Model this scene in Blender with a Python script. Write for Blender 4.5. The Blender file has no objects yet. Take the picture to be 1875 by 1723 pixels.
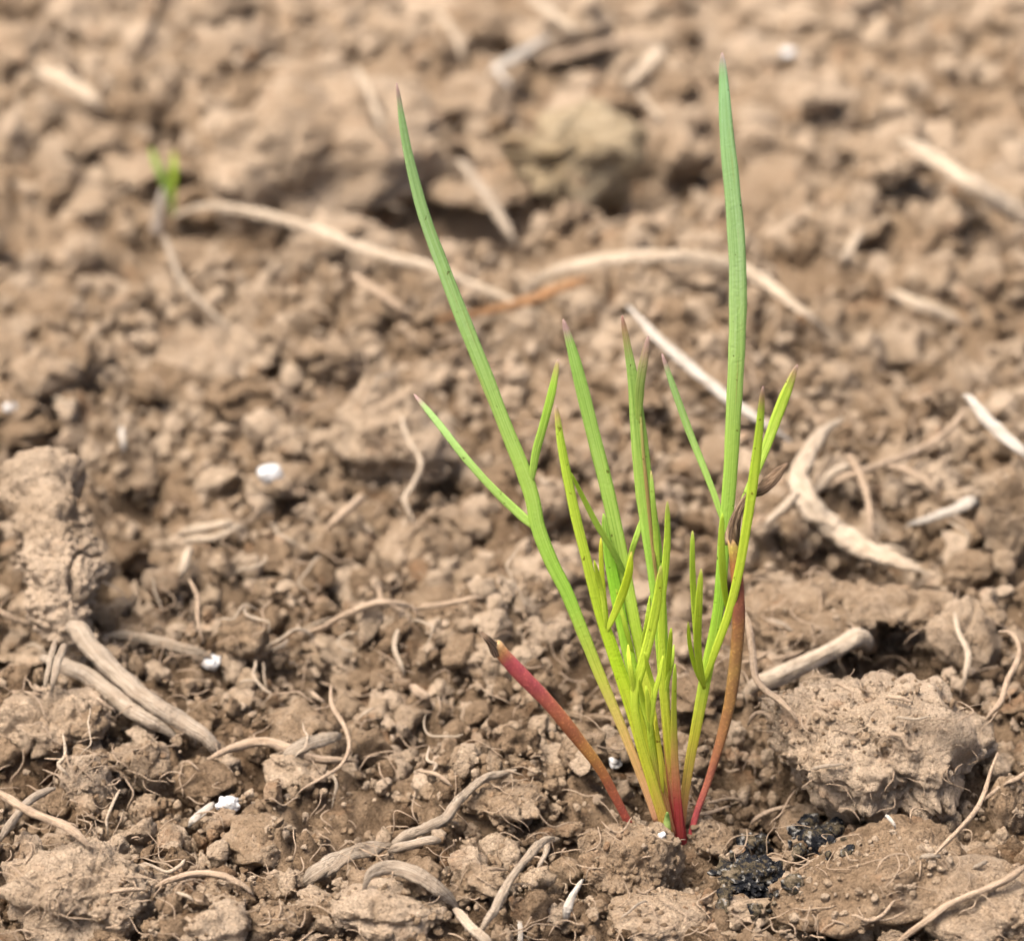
import bpy, bmesh, math, random
import numpy as np
from mathutils import Vector, Matrix

# ------------------------------------------------------------------ camera, world, sun, exposure
C = bpy.context.scene.collection
SC = bpy.context.scene
CM = 0.01                                   # everything below is modelled in centimetres
PITCH = math.radians(23.0)
FPX = 5852.0                                # focal length in pixels of the 1875 px wide frame
D0 = 28.0                                   # camera to seedling base along the axis
BU, BV = 1247.0, 1556.0                     # where the seedling leaves the soil
RIGHT = np.array([1.0, 0, 0])
FWD = np.array([0, math.cos(PITCH), -math.sin(PITCH)])
UP = np.array([0, math.sin(PITCH), math.cos(PITCH)])
CAM = -(D0 * FWD + (BU - 937.5) / FPX * D0 * RIGHT - (BV - 861.5) / FPX * D0 * UP)

cam_d = bpy.data.cameras.new('camera')
cam = bpy.data.objects.new('camera', cam_d); C.objects.link(cam)
cam.location = Vector(CAM * CM)
cam.rotation_euler = (math.pi / 2 - PITCH, 0, 0)
cam_d.sensor_width = 36
cam_d.lens = 36 * FPX / 1875
cam_d.clip_start = 0.005; cam_d.clip_end = 50
cam_d.dof.use_dof = True
cam_d.dof.focus_distance = (D0 - 0.8) * CM
cam_d.dof.aperture_fstop = cam_d.lens / 3.2
SC.camera = cam

SUN_EL, SUN_AZ = math.radians(65), math.radians(-125)     # azimuth measured from +Y, clockwise
w = bpy.data.worlds.new('World'); SC.world = w; w.use_nodes = True
wn = w.node_tree.nodes; bg = wn['Background']
sky = wn.new('ShaderNodeTexSky'); sky.sky_type = 'NISHITA'; sky.sun_disc = False
sky.sun_elevation = SUN_EL; sky.sun_rotation = SUN_AZ
sky.air_density = 0.7; sky.dust_density = 6.0; sky.ozone_density = 0.3
w.node_tree.links.new(sky.outputs[0], bg.inputs[0]); bg.inputs[1].default_value = 0.055
sun_d = bpy.data.lights.new('sun', 'SUN'); sun_d.energy = 1.5; sun_d.angle = math.radians(34)
sun_d.color = (1.0, 0.93, 0.86)
sun = bpy.data.objects.new('sun', sun_d); C.objects.link(sun)
sdir = Vector((math.sin(SUN_AZ) * math.cos(SUN_EL), math.cos(SUN_AZ) * math.cos(SUN_EL), math.sin(SUN_EL)))
sun.rotation_euler = sdir.to_track_quat('Z', 'Y').to_euler(); sun.location = sdir * 2
SC.view_settings.view_transform = 'Standard'; SC.view_settings.look = 'None'
SC.view_settings.gamma = 1; SC.view_settings.use_curve_mapping = False
SC.view_settings.exposure = 2.62

R = np.random.RandomState(7); random.seed(7)

# ------------------------------------------------------------------ noise
_perm = np.random.RandomState(3).permutation(256).astype(np.int64); _perm = np.concatenate([_perm] * 3)
_g = np.random.RandomState(4).normal(size=(256, 3)); _g /= np.linalg.norm(_g, axis=1)[:, None]
_wr = np.random.RandomState(5).rand(256, 3)
def _h(ix, iy, iz): return _perm[_perm[_perm[ix & 255] + (iy & 255)] + (iz & 255)]
def perlin(p):
    i = np.floor(p).astype(np.int64); f = p - i
    u = f * f * f * (f * (f * 6 - 15) + 10)
    res = 0
    for dx in (0, 1):
        wx = u[:, 0] if dx else 1 - u[:, 0]
        for dy in (0, 1):
            wy = u[:, 1] if dy else 1 - u[:, 1]
            for dz in (0, 1):
                wz = u[:, 2] if dz else 1 - u[:, 2]
                g = _g[_h(i[:, 0] + dx, i[:, 1] + dy, i[:, 2] + dz)]
                res = res + wx * wy * wz * (g[:, 0] * (f[:, 0] - dx) + g[:, 1] * (f[:, 1] - dy) + g[:, 2] * (f[:, 2] - dz))
    return res * 1.5
def fbm(p, octv=4, lac=2.1, gain=0.5):
    a, s, r = 1.0, 1.0, 0
    for k in range(octv):
        r = r + a * perlin(p * s + 17.3 * k); a *= gain; s *= lac
    return r
def worley(p, flat=False):
    """distance to the nearest feature point, 0..~1"""
    i = np.floor(p).astype(np.int64); f = p - i
    best = np.full(len(p), 9.0)
    for dx in (-1, 0, 1):
        for dy in (-1, 0, 1):
            for dz in ((0,) if flat else (-1, 0, 1)):
                h = _wr[_h(i[:, 0] + dx, i[:, 1] + dy, i[:, 2] + dz)]
                q = (h[:, 0] + dx - f[:, 0]) ** 2 + (h[:, 1] + dy - f[:, 1]) ** 2
                if not flat: q = q + (h[:, 2] + dz - f[:, 2]) ** 2
                best = np.minimum(best, q)
    return np.sqrt(best)

# ------------------------------------------------------------------ pixels to the place
def rays(uv):
    uv = np.atleast_2d(np.asarray(uv, float))
    return FWD + ((uv[:, 0] - 937.5) / FPX)[:, None] * RIGHT - ((uv[:, 1] - 861.5) / FPX)[:, None] * UP   # depth 1 along the axis
def project(p):
    q = p - CAM; d = q @ FWD
    return np.stack([937.5 + FPX * (q @ RIGHT) / d, 861.5 - FPX * (q @ UP) / d, d], 1)
def H_raw(x, y):
    p = np.stack([x, y, np.zeros_like(x)], 1)
    return 0.55 * perlin(p * 0.14 + 3.1) + 0.34 * perlin(p * 0.33 + 9.7) + 0.26 * perlin(p * 0.8 + 1.9) + 0.012 * np.clip(y, 0, 60)
_h0 = float(H_raw(np.array([0.0]), np.array([0.0]))[0])
def p2(x, y):
    p = np.stack([x, y, np.zeros_like(x)], 1); q = p + 0.5 * np.stack([perlin(p * .9 + 5), perlin(p * .9 + 25), 0 * x], 1); return q
PITS = []                                   # x, y, radius, depth
def H_low(x, y):
    h = H_raw(x, y) - _h0 * np.exp(-(x * x + y * y) / 30.0)
    h = h + np.clip((y - 1.5) / 4, 0, 1) * 0.75 * (0.45 - worley(p2(x, y) * 0.36 + 4.2, True))
    for (px, py, r, d) in PITS:
        h = h - d * np.exp(-(((x - px) ** 2 + (y - py) ** 2) / (r * r)) ** 1.5)
    return h
def hit(uv, off=0.0):
    """first point of the pixel's ray on the soil surface (raised by off)"""
    r = rays(uv); n = len(r); t = np.linspace(21, 75, 700); out = np.zeros((n, 3))
    for k in range(n):
        P = CAM + t[:, None] * r[k]
        b = P[:, 2] < H_low(P[:, 0], P[:, 1]) + off
        j = int(np.argmax(b)) if b.any() else len(t) - 1
        out[k] = P[j]
    return out
for (u, v, wp, d) in [(1620, 1190, 190, 2.4), (885, 415, 170, 3.2), (490, 700, 150, 2.0), (250, 925, 80, 1.5), (225, 690, 80, 0.8), (640, 1260, 260, 0.45),
                      (800, 1330, 220, 0.4), (40, 1220, 90, 0.9), (1600, 1080, 190, 0.6), (60, 1500, 110, 0.6), (1265, 535, 90, 0.8), (540, 950, 80, 0.8), (690, 980, 70, 0.6),
                      (1500, 1500, 60, 0.6), (1330, 1440, 110, 0.35), (1700, 980, 110, 0.7), (260, 530, 80, 0.8), (960, 700, 60, 0.6), (1700, 500, 70, .7), (400, 1260, 90, .5)]:
    q = hit([(u, v)])[0]; dd = (q - CAM) @ FWD
    PITS.append((q[0], q[1], wp / 2 * dd / FPX * 1.15, d))

# ------------------------------------------------------------------ mesh helpers
def new_mesh(name, v, f, mat, smooth=True, attrs=None):
    me = bpy.data.meshes.new(name)
    v = np.ascontiguousarray(v * CM, dtype=np.float32); f = np.asarray(f, dtype=np.int32); k = f.shape[1]
    me.vertices.add(len(v)); me.vertices.foreach_set('co', v.ravel())
    me.loops.add(f.size); me.loops.foreach_set('vertex_index', f.ravel())
    me.polygons.add(len(f)); me.polygons.foreach_set('loop_start', np.arange(0, f.size, k, dtype=np.int32))
    me.update(calc_edges=True)
    if smooth: me.polygons.foreach_set('use_smooth', np.ones(len(f), bool))
    for an, (ty, arr) in (attrs or {}).items():
        a = me.attributes.new(an, ty, 'POINT')
        arr = np.ascontiguousarray(arr, dtype=np.float32)
        a.data.foreach_set({'FLOAT': 'value', 'FLOAT_VECTOR': 'vector', 'FLOAT_COLOR': 'color'}[ty], arr.ravel())
    me.materials.append(mat); me.validate()
    return me
SOLID = []                                  # vertices of everything that later litter must lie on
def obj(name, v, f, mat, base=None, parent=None, smooth=True, attrs=None, solid=False):
    base = np.zeros(3) if base is None else np.asarray(base, float)
    me = new_mesh(name, v - base, f, mat, smooth, attrs)
    o = bpy.data.objects.new(name, me); C.objects.link(o)
    if parent is not None:
        o.parent = parent; o.location = Vector(base * CM) - parent.location
    else: o.location = Vector(base * CM)
    if solid: SOLID.append(v)
    return o
def empty(name, base):
    o = bpy.data.objects.new(name, None); C.objects.link(o); o.empty_display_size = 0.005
    o.location = Vector(np.asarray(base, float) * CM); return o
def tag(o, label=None, cat=None, group=None, kind=None):
    if label: o['label'] = label
    if cat: o['category'] = cat
    if group: o['group'] = group
    if kind: o['kind'] = kind
    return o
_ico = {}
def ico(s):
    if s not in _ico:
        bm = bmesh.new(); bmesh.ops.create_icosphere(bm, subdivisions=s, radius=1)
        v = np.array([x.co[:] for x in bm.verts]); f = np.array([[x.index for x in q.verts] for q in bm.faces]); bm.free()
        v /= np.linalg.norm(v, axis=1)[:, None]; _ico[s] = (v, f)
    return _ico[s]
def catmull(P, n):
    P = np.asarray(P, float)
    if len(P) == 2: return P[0] + np.linspace(0, 1, n)[:, None] * (P[1] - P[0])
    Q = np.vstack([2 * P[0] - P[1], P, 2 * P[-1] - P[-2]])
    seg = np.linalg.norm(np.diff(P[:, :2], axis=0), axis=1); cum = np.concatenate([[0], np.cumsum(seg)])
    s = np.linspace(0, cum[-1], n); k = np.clip(np.searchsorted(cum, s, side='right') - 1, 0, len(P) - 2)
    t = ((s - cum[k]) / np.maximum(seg[k], 1e-9))[:, None]
    a, b, c, d = Q[k], Q[k + 1], Q[k + 2], Q[k + 3]
    return 0.5 * (2 * b + (c - a) * t + (2 * a - 5 * b + 4 * c - d) * t ** 2 + (3 * b - a - 3 * c + d) * t ** 3)
def tube(P, wr, tr, seg=10, face=None, groove=0.0, rough=0.0, rseed=0, rscale=6.0, twist=None):
    """swept ellipse: half width wr across FACE, half thickness tr along it; closed rounded ends"""
    P = np.asarray(P, float); n = len(P); wr = np.broadcast_to(wr, n).astype(float); tr = np.broadcast_to(tr, n).astype(float)
    T = np.gradient(P, axis=0); T /= np.linalg.norm(T, axis=1)[:, None] + 1e-12
    face = -FWD if face is None else face
    A = np.cross(T, face); A /= np.linalg.norm(A, axis=1)[:, None] + 1e-9
    B = np.cross(A, T)
    if twist is not None:
        c, s = np.cos(twist)[:, None], np.sin(twist)[:, None]; A, B = A * c + B * s, B * c - A * s
    th = np.arange(seg) / seg * 2 * math.pi
    L = np.concatenate([[0], np.cumsum(np.linalg.norm(np.diff(P, axis=0), axis=1))])
    cw = np.cos(th)[None, :] * wr[:, None]
    ct = np.sin(th)[None, :] * tr[:, None] * (1 - groove * np.exp(-(np.cos(th) / 0.35) ** 2) * (np.sin(th) > 0))[None, :]
    V = P[:, None, :] + cw[..., None] * A[:, None, :] + ct[..., None] * B[:, None, :]
    fib = np.stack([np.broadcast_to(np.cos(th), (n, seg)), np.broadcast_to(np.sin(th), (n, seg)), np.broadcast_to(L[:, None], (n, seg))], 2)
    if rough:
        nz = fbm(fib.reshape(-1, 3) * [1.4, 1.4, rscale] + rseed * 7.7, 3).reshape(n, seg)
        V = V + (nz * rough * np.minimum(wr, 0.25)[:, None])[..., None] * (V - P[:, None, :]) / (np.linalg.norm(V - P[:, None, :], axis=2)[..., None] + 1e-9)
    V = V.reshape(-1, 3); fib = fib.reshape(-1, 3)
    k = np.arange(seg); k2 = (k + 1) % seg
    F = np.concatenate([np.stack([i * seg + k, i * seg + k2, (i + 1) * seg + k2, (i + 1) * seg + k], 1) for i in range(n - 1)])
    nv = len(V)
    V = np.vstack([V, P[0] - T[0] * min(wr[0], tr[0]) * 0.5, P[-1] + T[-1] * min(wr[-1], tr[-1]) * 0.5])
    fib = np.vstack([fib, [0, 0, 0], [0, 0, L[-1]]])
    F = np.vstack([F, np.stack([k2, k, np.full(seg, nv), np.full(seg, nv)], 1), np.stack([(n - 1) * seg + k, (n - 1) * seg + k2, np.full(seg, nv + 1), np.full(seg, nv + 1)], 1)])
    tt = np.concatenate([np.repeat(np.linspace(0, 1, n), seg), [0, 1]])
    return V, F, fib, tt
def quads_to_mesh(F):
    """the end fans carry a doubled index: turn all quads into triangles"""
    a = F[:, [0, 1, 2]]; b = F[:, [0, 2, 3]]; b = b[b[:, 1] != b[:, 2]]
    return np.vstack([a, b])

# ------------------------------------------------------------------ materials
def mat_new(name):
    m = bpy.data.materials.new(name); m.use_nodes = True; nt = m.node_tree
    b = nt.nodes['Principled BSDF']; return m, nt, b, nt.nodes.new, nt.links.new
def ramp(nt, src, stops):
    r = nt.nodes.new('ShaderNodeValToRGB'); e = r.color_ramp.elements
    while len(e) < len(stops): e.new(0.5)
    for k, (p, c) in enumerate(stops): e[k].position = p; e[k].color = (*c, 1) if len(c) == 3 else c
    nt.links.new(src, r.inputs[0]); return r.outputs[0]
def noise(nt, vec, scale, detail=4, rough=0.6, dist=0.0):
    n = nt.nodes.new('ShaderNodeTexNoise'); n.inputs['Scale'].default_value = scale; n.inputs['Detail'].default_value = detail
    n.inputs['Roughness'].default_value = rough; n.inputs['Distortion'].default_value = dist; nt.links.new(vec, n.inputs['Vector']); return n.outputs['Fac']
def mixc(nt, fac, a, b, mode='MIX'):
    m = nt.nodes.new('ShaderNodeMix'); m.data_type = 'RGBA'; m.blend_type = mode
    for s, x in ((m.inputs[0], fac), (m.inputs[6], a), (m.inputs[7], b)):
        if hasattr(x, 'is_linked'): nt.links.new(x, s)
        else: s.default_value = x if isinstance(x, (int, float)) else (*x, 1)
    return m.outputs[2]
def cmcoord(nt):
    tc = nt.nodes.new('ShaderNodeTexCoord'); mp = nt.nodes.new('ShaderNodeMapping'); mp.inputs['Scale'].default_value = (100, 100, 100)
    nt.links.new(tc.outputs['Object'], mp.inputs[0]); return mp.outputs[0]
def bump(nt, h, dist, strength=1.0, prev=None):
    b = nt.nodes.new('ShaderNodeBump'); b.inputs['Distance'].default_value = dist; b.inputs['Strength'].default_value = strength
    nt.links.new(h, b.inputs['Height'])
    if prev is not None: nt.links.new(prev, b.inputs['Normal'])
    return b.outputs[0]
def soil_material(name, dark, mid, pale, fine=1.0):
    m, nt, b, N, Lk = mat_new(name)
    co = cmcoord(nt)
    at = N('ShaderNodeAttribute'); at.attribute_name = 'tone'
    n1 = noise(nt, co, 0.7, 5, 0.6); n2 = noise(nt, co, 7.0, 6, 0.7); n3 = noise(nt, co, 38.0, 3, 0.6)
    s = N('ShaderNodeMath'); s.operation = 'MULTIPLY_ADD'; Lk(n1, s.inputs[0]); s.inputs[1].default_value = 0.6; 
    s2 = N('ShaderNodeMath'); s2.operation = 'MULTIPLY_ADD'; Lk(n2, s2.inputs[0]); s2.inputs[1].default_value = 0.55; 
    Lk(at.outputs['Fac'], s2.inputs[2]); Lk(s2.outputs[0], s.inputs[2])     # n1*.6 + n2*.55 + tone (about -0.2 .. 0.3)
    col = ramp(nt, s.outputs[0], [(0.32, dark), (0.58, mid), (0.86, pale)])
    spk = ramp(nt, n3, [(0.28, (0.45, 0.41, 0.37)), (0.42, (0.95, 0.95, 0.95)), (0.60, (1.03, 1.03, 1.03)), (0.72, (1.35, 1.33, 1.28))])
    col = mixc(nt, 1.0, col, spk, 'MULTIPLY')
    rust = ramp(nt, noise(nt, co, 2.3, 3, 0.5), [(0.60, (0, 0, 0)), (0.72, (0.4, 0.4, 0.4))])
    col = mixc(nt, rust, col, (0.36, 0.19, 0.095))
    Lk(col, b.inputs['Base Color']); b.inputs['Roughness'].default_value = 1.0; b.inputs['Specular IOR Level'].default_value = 0.025
    h1 = noise(nt, co, 14.0, 6, 0.72, 0.3); h2 = noise(nt, co, 55.0, 4, 0.7)
    vo = N('ShaderNodeTexVoronoi'); vo.inputs['Scale'].default_value = 30.0; Lk(co, vo.inputs['Vector'])
    inv = N('ShaderNodeMath'); inv.operation = 'SUBTRACT'; inv.inputs[0].default_value = 1; Lk(vo.outputs['Distance'], inv.inputs[1])
    nn = bump(nt, h1, 0.0016 * fine); nn = bump(nt, inv.outputs[0], 0.00045 * fine, 0.9, nn); nn = bump(nt, h2, 0.0006 * fine, 1.0, nn)
    Lk(nn, b.inputs['Normal']); return m
M_soil = soil_material('dry_soil', (0.130, 0.083, 0.048), (0.340, 0.240, 0.151), (0.572, 0.440, 0.311))
M_under = soil_material('damp_soil', (0.105, 0.066, 0.038), (0.215, 0.142, 0.086), (0.350, 0.245, 0.158))
M_mossy = soil_material('mossy_soil', (0.18, 0.125, 0.070), (0.36, 0.272, 0.162), (0.55, 0.45, 0.305))
def straw_material(name, c_dark, c_mid, c_pale, dirt=0.35):
    m, nt, b, N, Lk = mat_new(name)
    at = N('ShaderNodeAttribute'); at.attribute_name = 'fib'
    mp = N('ShaderNodeMapping'); mp.inputs['Scale'].default_value = (4.5, 4.5, 1.1); Lk(at.outputs['Vector'], mp.inputs[0])
    st = noise(nt, mp.outputs[0], 2.2, 5, 0.65)
    col = ramp(nt, st, [(0.28, c_dark), (0.5, c_mid), (0.72, c_pale)])
    co = cmcoord(nt)
    d = ramp(nt, noise(nt, co, 5.0, 5, 0.7), [(0.48, (0, 0, 0)), (0.66, (dirt * 1.6,) * 3)])
    col = mixc(nt, d, col, (0.27, 0.18, 0.11))
    Lk(col, b.inputs['Base Color']); b.inputs['Roughness'].default_value = 0.75; b.inputs['Specular IOR Level'].default_value = 0.25
    nn = bump(nt, st, 0.0007, 1.0); nn = bump(nt, noise(nt, co, 24, 5, 0.75), 0.0006, 0.9, nn); Lk(nn, b.inputs['Normal']); return m
M_straw = {
    'pale': straw_material('pale_straw', (0.33, 0.24, 0.15), (0.58, 0.46, 0.33), (0.74, 0.64, 0.50), 0.18),
    'tan': straw_material('tan_root', (0.27, 0.18, 0.11), (0.50, 0.365, 0.245), (0.68, 0.54, 0.405), 0.2),
    'grey': straw_material('weathered_stalk', (0.20, 0.15, 0.105), (0.41, 0.325, 0.235), (0.60, 0.51, 0.40), 0.25),
    'orange': straw_material('rusty_leaf_strip', (0.28, 0.13, 0.055), (0.46, 0.235, 0.10), (0.56, 0.36, 0.19), 0.25),
    'white': straw_material('bleached_husk', (0.40, 0.34, 0.26), (0.62, 0.55, 0.46), (0.74, 0.70, 0.62), 0.2),
}
def leaf_material():
    m, nt, b, N, Lk = mat_new('leaf')
    ca = N('ShaderNodeAttribute'); ca.attribute_name = 'Col'
    fa = N('ShaderNodeAttribute'); fa.attribute_name = 'fib'
    mp = N('ShaderNodeMapping'); mp.inputs['Scale'].default_value = (2.0, 2.0, 0.5); Lk(fa.outputs['Vector'], mp.inputs[0])
    co = cmcoord(nt)
    streak = ramp(nt, noise(nt, mp.outputs[0], 2.0, 4, 0.6), [(0.32, (0.68, 0.74, 0.66)), (0.5, (1, 1, 1)), (0.68, (1.14, 1.08, 1.4))])
    col = mixc(nt, 1.0, ca.outputs['Color'], streak, 'MULTIPLY')
    mp2 = N('ShaderNodeMapping'); mp2.inputs['Scale'].default_value = (1.1, 1.1, 0.55); Lk(fa.outputs['Vector'], mp2.inputs[0])
    br = ramp(nt, noise(nt, mp2.outputs[0], 1.6, 5, 0.7), [(0.60, (0, 0, 0)), (0.70, (0.55, 0.55, 0.55))])
    col = mixc(nt, br, col, (0.30, 0.20, 0.06))
    spk = ramp(nt, noise(nt, co, 17, 2, 0.5), [(0.70, (1, 1, 1)), (0.75, (0.42, 0.34, 0.26))])
    col = mixc(nt, 1.0, col, spk, 'MULTIPLY')
    dots = ramp(nt, noise(nt, co, 60, 2, 0.5), [(0.60, (1, 1, 1)), (0.75, (1.15, 1.12, 1.35))])
    col = mixc(nt, 1.0, col, dots, 'MULTIPLY')
    Lk(col, b.inputs['Base Color']); b.inputs['Roughness'].default_value = 0.62; b.inputs['Specular IOR Level'].default_value = 0.28
    tr = N('ShaderNodeBsdfTranslucent'); Lk(col, tr.inputs[0]); mx = N('ShaderNodeMixShader'); mx.inputs[0].default_value = 0.45
    Lk(b.outputs[0], mx.inputs[1]); Lk(tr.outputs[0], mx.inputs[2]); Lk(mx.outputs[0], nt.nodes['Material Output'].inputs[0])
    nn = bump(nt, noise(nt, co, 45, 3, 0.6), 0.00012, 0.6); Lk(nn, b.inputs['Normal'])
    return m
def seedleaf_material():
    m, nt, b, N, Lk = mat_new('seed_leaf')
    ca = N('ShaderNodeAttribute'); ca.attribute_name = 'Col'; co = cmcoord(nt)
    dots = ramp(nt, noise(nt, co, 42, 2, 0.5), [(0.45, (0.90, 0.90, 0.90)), (0.58, (1, 1, 1)), (0.68, (1.35, 1.45, 1.35))])
    pat = ramp(nt, noise(nt, co, 4.0, 4, 0.6), [(0.35, (0.8, 0.75, 0.8)), (0.6, (1.12, 1.2, 1.0))])
    col = mixc(nt, 1.0, mixc(nt, 1.0, ca.outputs['Color'], dots, 'MULTIPLY'), pat, 'MULTIPLY')
    Lk(col, b.inputs['Base Color']); b.inputs['Roughness'].default_value = 0.5; b.inputs['Specular IOR Level'].default_value = 0.35
    Lk(bump(nt, noise(nt, co, 42, 3, 0.6), 0.00008, 0.6), b.inputs['Normal']); return m
def withered_material():
    m, nt, b, N, Lk = mat_new('withered_tip'); co = cmcoord(nt)
    fa = N('ShaderNodeAttribute'); fa.attribute_name = 'fib'
    mp = N('ShaderNodeMapping'); mp.inputs['Scale'].default_value = (2.5, 2.5, 2.0); Lk(fa.outputs['Vector'], mp.inputs[0])
    n = noise(nt, mp.outputs[0], 2.0, 5, 0.7)
    Lk(ramp(nt, n, [(0.36, (0.05, 0.028, 0.016)), (0.49, (0.20, 0.118, 0.062)), (0.62, (0.46, 0.32, 0.20))]), b.inputs['Base Color'])
    b.inputs['Roughness'].default_value = 0.8; Lk(bump(nt, n, 0.0006), b.inputs['Normal']); return m
def pellet_material():
    m, nt, b, N, Lk = mat_new('white_pellet'); co = cmcoord(nt)
    pc_ = ramp(nt, noise(nt, co, 9, 4, 0.6), [(0.35, (0.36, 0.34, 0.31)), (0.55, (0.52, 0.52, 0.51))])
    dm_ = ramp(nt, noise(nt, co, 5, 5, 0.7), [(0.52, (0, 0, 0)), (0.64, (0.7, 0.7, 0.7))])
    Lk(mixc(nt, dm_, pc_, (0.33, 0.25, 0.17)), b.inputs['Base Color'])
    b.inputs['Roughness'].default_value = 0.6; Lk(bump(nt, noise(nt, co, 22, 4, 0.6), 0.0004), b.inputs['Normal']); return m
def char_material():
    m, nt, b, N, Lk = mat_new('charred_crust'); co = cmcoord(nt)
    c = ramp(nt, noise(nt, co, 3.6, 6, 0.75), [(0.40, (0.009, 0.010, 0.012)), (0.48, (0.026, 0.027, 0.031)), (0.54, (0.10, 0.08, 0.05)), (0.66, (0.32, 0.25, 0.17))])
    w_ = ramp(nt, noise(nt, co, 16, 3, 0.6), [(0.56, (0, 0, 0)), (0.66, (0.9, 0.9, 0.9))])
    Lk(mixc(nt, w_, c, (0.40, 0.38, 0.34)), b.inputs['Base Color']); b.inputs['Roughness'].default_value = 1.0; b.inputs['Specular IOR Level'].default_value = 0.02
    nn = bump(nt, noise(nt, co, 16, 6, 0.75), 0.0012); Lk(nn, b.inputs['Normal']); return m
M_leaf, M_seedleaf, M_wither, M_pellet, M_char = leaf_material(), seedleaf_material(), withered_material(), pellet_material(), char_material()

# ------------------------------------------------------------------ ground: one sheet, fine where the camera looks, reaching far out
def H_detail(x, y, amp):
    p = np.stack([x, y, np.zeros_like(x)], 1)
    wob = np.stack([perlin(p * 1.3 + 5), perlin(p * 1.3 + 25), 0 * x], 1) * 0.35
    h = 0.52 * (0.55 - worley((p + wob) * 1.15 + 3, True)) + 0.29 * (0.5 - worley((p + wob) * 2.7 + 8, True)) + 0.085 * (0.5 - worley(p * 6.1 + 1, True))
    h = h + 0.10 * perlin(p * 3.0 + 2) + 0.045 * perlin(p * 8.0)
    return h * amp
ny = [-8.0]
while ny[-1] < 46: ny.append(ny[-1] + 0.00155 * (ny[-1] + 25) + 0.012)
ny = np.array(ny)
far = 46 + np.cumsum(0.2 * 1.13 ** np.arange(50)); near = (-8 - np.cumsum(0.15 * 1.15 ** np.arange(42)))[::-1]
ys = np.concatenate([near, ny, far])
us = np.linspace(-1, 1, 640); ext = 1 + np.cumsum(0.006 * 1.16 ** np.arange(44)); us = np.concatenate([-ext[::-1], us, ext])
hw = np.clip(6.0 + 0.165 * (ys + 8), 6.0, 40)
X = us[None, :] * hw[:, None] - 1.47; Y = np.broadcast_to(ys[:, None], X.shape)
x, y = X.ravel(), Y.ravel()
Z = np.zeros_like(x); amp = np.exp(-np.maximum(0, np.hypot(x + 1.5, y - 15) - 45) / 30)
for a in range(0, len(x), 100000):
    s = slice(a, a + 100000); Z[s] = H_low(x[s], y[s]) + H_detail(x[s], y[s], amp[s])
nr, nc = X.shape
idx = np.arange(nr * nc).reshape(nr, nc)
F = np.stack([idx[:-1, :-1].ravel(), idx[:-1, 1:].ravel(), idx[1:, 1:].ravel(), idx[1:, :-1].ravel()], 1)
G = np.stack([x, y, Z - 0.12 * np.exp(-np.maximum(0, np.abs(y - 10) - 20) / 10)], 1)
tone = (0.10 * fbm(np.stack([x, y, Z], 1) * 0.25 + 4, 3) - 0.12 + 0.009 * np.clip(y, 0, 30))  # paler with distance: background haze put into the soil tone
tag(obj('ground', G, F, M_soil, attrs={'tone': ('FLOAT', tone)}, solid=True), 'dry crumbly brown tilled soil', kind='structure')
GZ = Z.reshape(nr, nc)
def H_full(px, py):
    r = np.clip(np.searchsorted(ys, py), 1, nr - 1); 
    h_ = np.interp(py, ys, hw); u = (px + 1.47) / h_
    c = np.clip(np.searchsorted(us, u), 1, nc - 1)
    return np.maximum(np.maximum(GZ[r, c], GZ[r - 1, c]), np.maximum(GZ[r, c - 1], GZ[r - 1, c - 1]))

# ------------------------------------------------------------------ clods
def lump(s, seed, kind):
    """unit lump: s = icosphere level, kind rough / angular / smooth"""
    v, f = ico(s); rs = np.random.RandomState(seed); o = rs.rand(3) * 50
    r = 1 + 0.30 * perlin(v * 1.1 + o) + 0.16 * perlin(v * 2.3 + o)
    npl = {'rough': 9, 'angular': 13, 'smooth': 7}[kind]; lo = {'rough': 0.90, 'angular': 0.62, 'smooth': 0.8}[kind]
    for k in range(npl):
        d = rs.normal(size=3); d /= np.linalg.norm(d); dd = lo + 0.3 * rs.rand()
        c = v @ d; lim = np.where(c > 0.05, dd / np.maximum(c, 0.05), 99)
        r = np.minimum(r, lim)
    return v * r[:, None], f, v, o
def grain(p, nrm, o, kind, size):
    """absolute-size granular relief in cm"""
    a = {'rough': 1.15, 'angular': 0.75, 'smooth': 0.5}[kind] * min(1.0, size / 0.7)
    q = p + o
    m = np.clip(0.65 + 0.9 * perlin(q * 0.9 + 3), 0.15, 1.3)           # rougher here, smoother there
    d = 0.08 * perlin(q * 1.6) + 0.08 * perlin(q * 3.5)
    d = d + m * (0.12 * (0.5 - worley(q * 3.2)) + 0.12 * (0.5 - worley(q * 7.0)) + 0.075 * (0.5 - worley(q * 14.0)) + 0.035 * perlin(q * 22) + 0.018 * perlin(q * 45))
    cr = np.abs(perlin(q * 1.3 + 31)); d = d - 0.10 * np.exp(-(cr / 0.035) ** 2) * (perlin(q * 0.8 + 12) > 0.05)  # cracks
    return p + nrm * (d * a)[:, None]
SKIN = []
LAND = []                                    # landmarks: phrase, u, v
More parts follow.
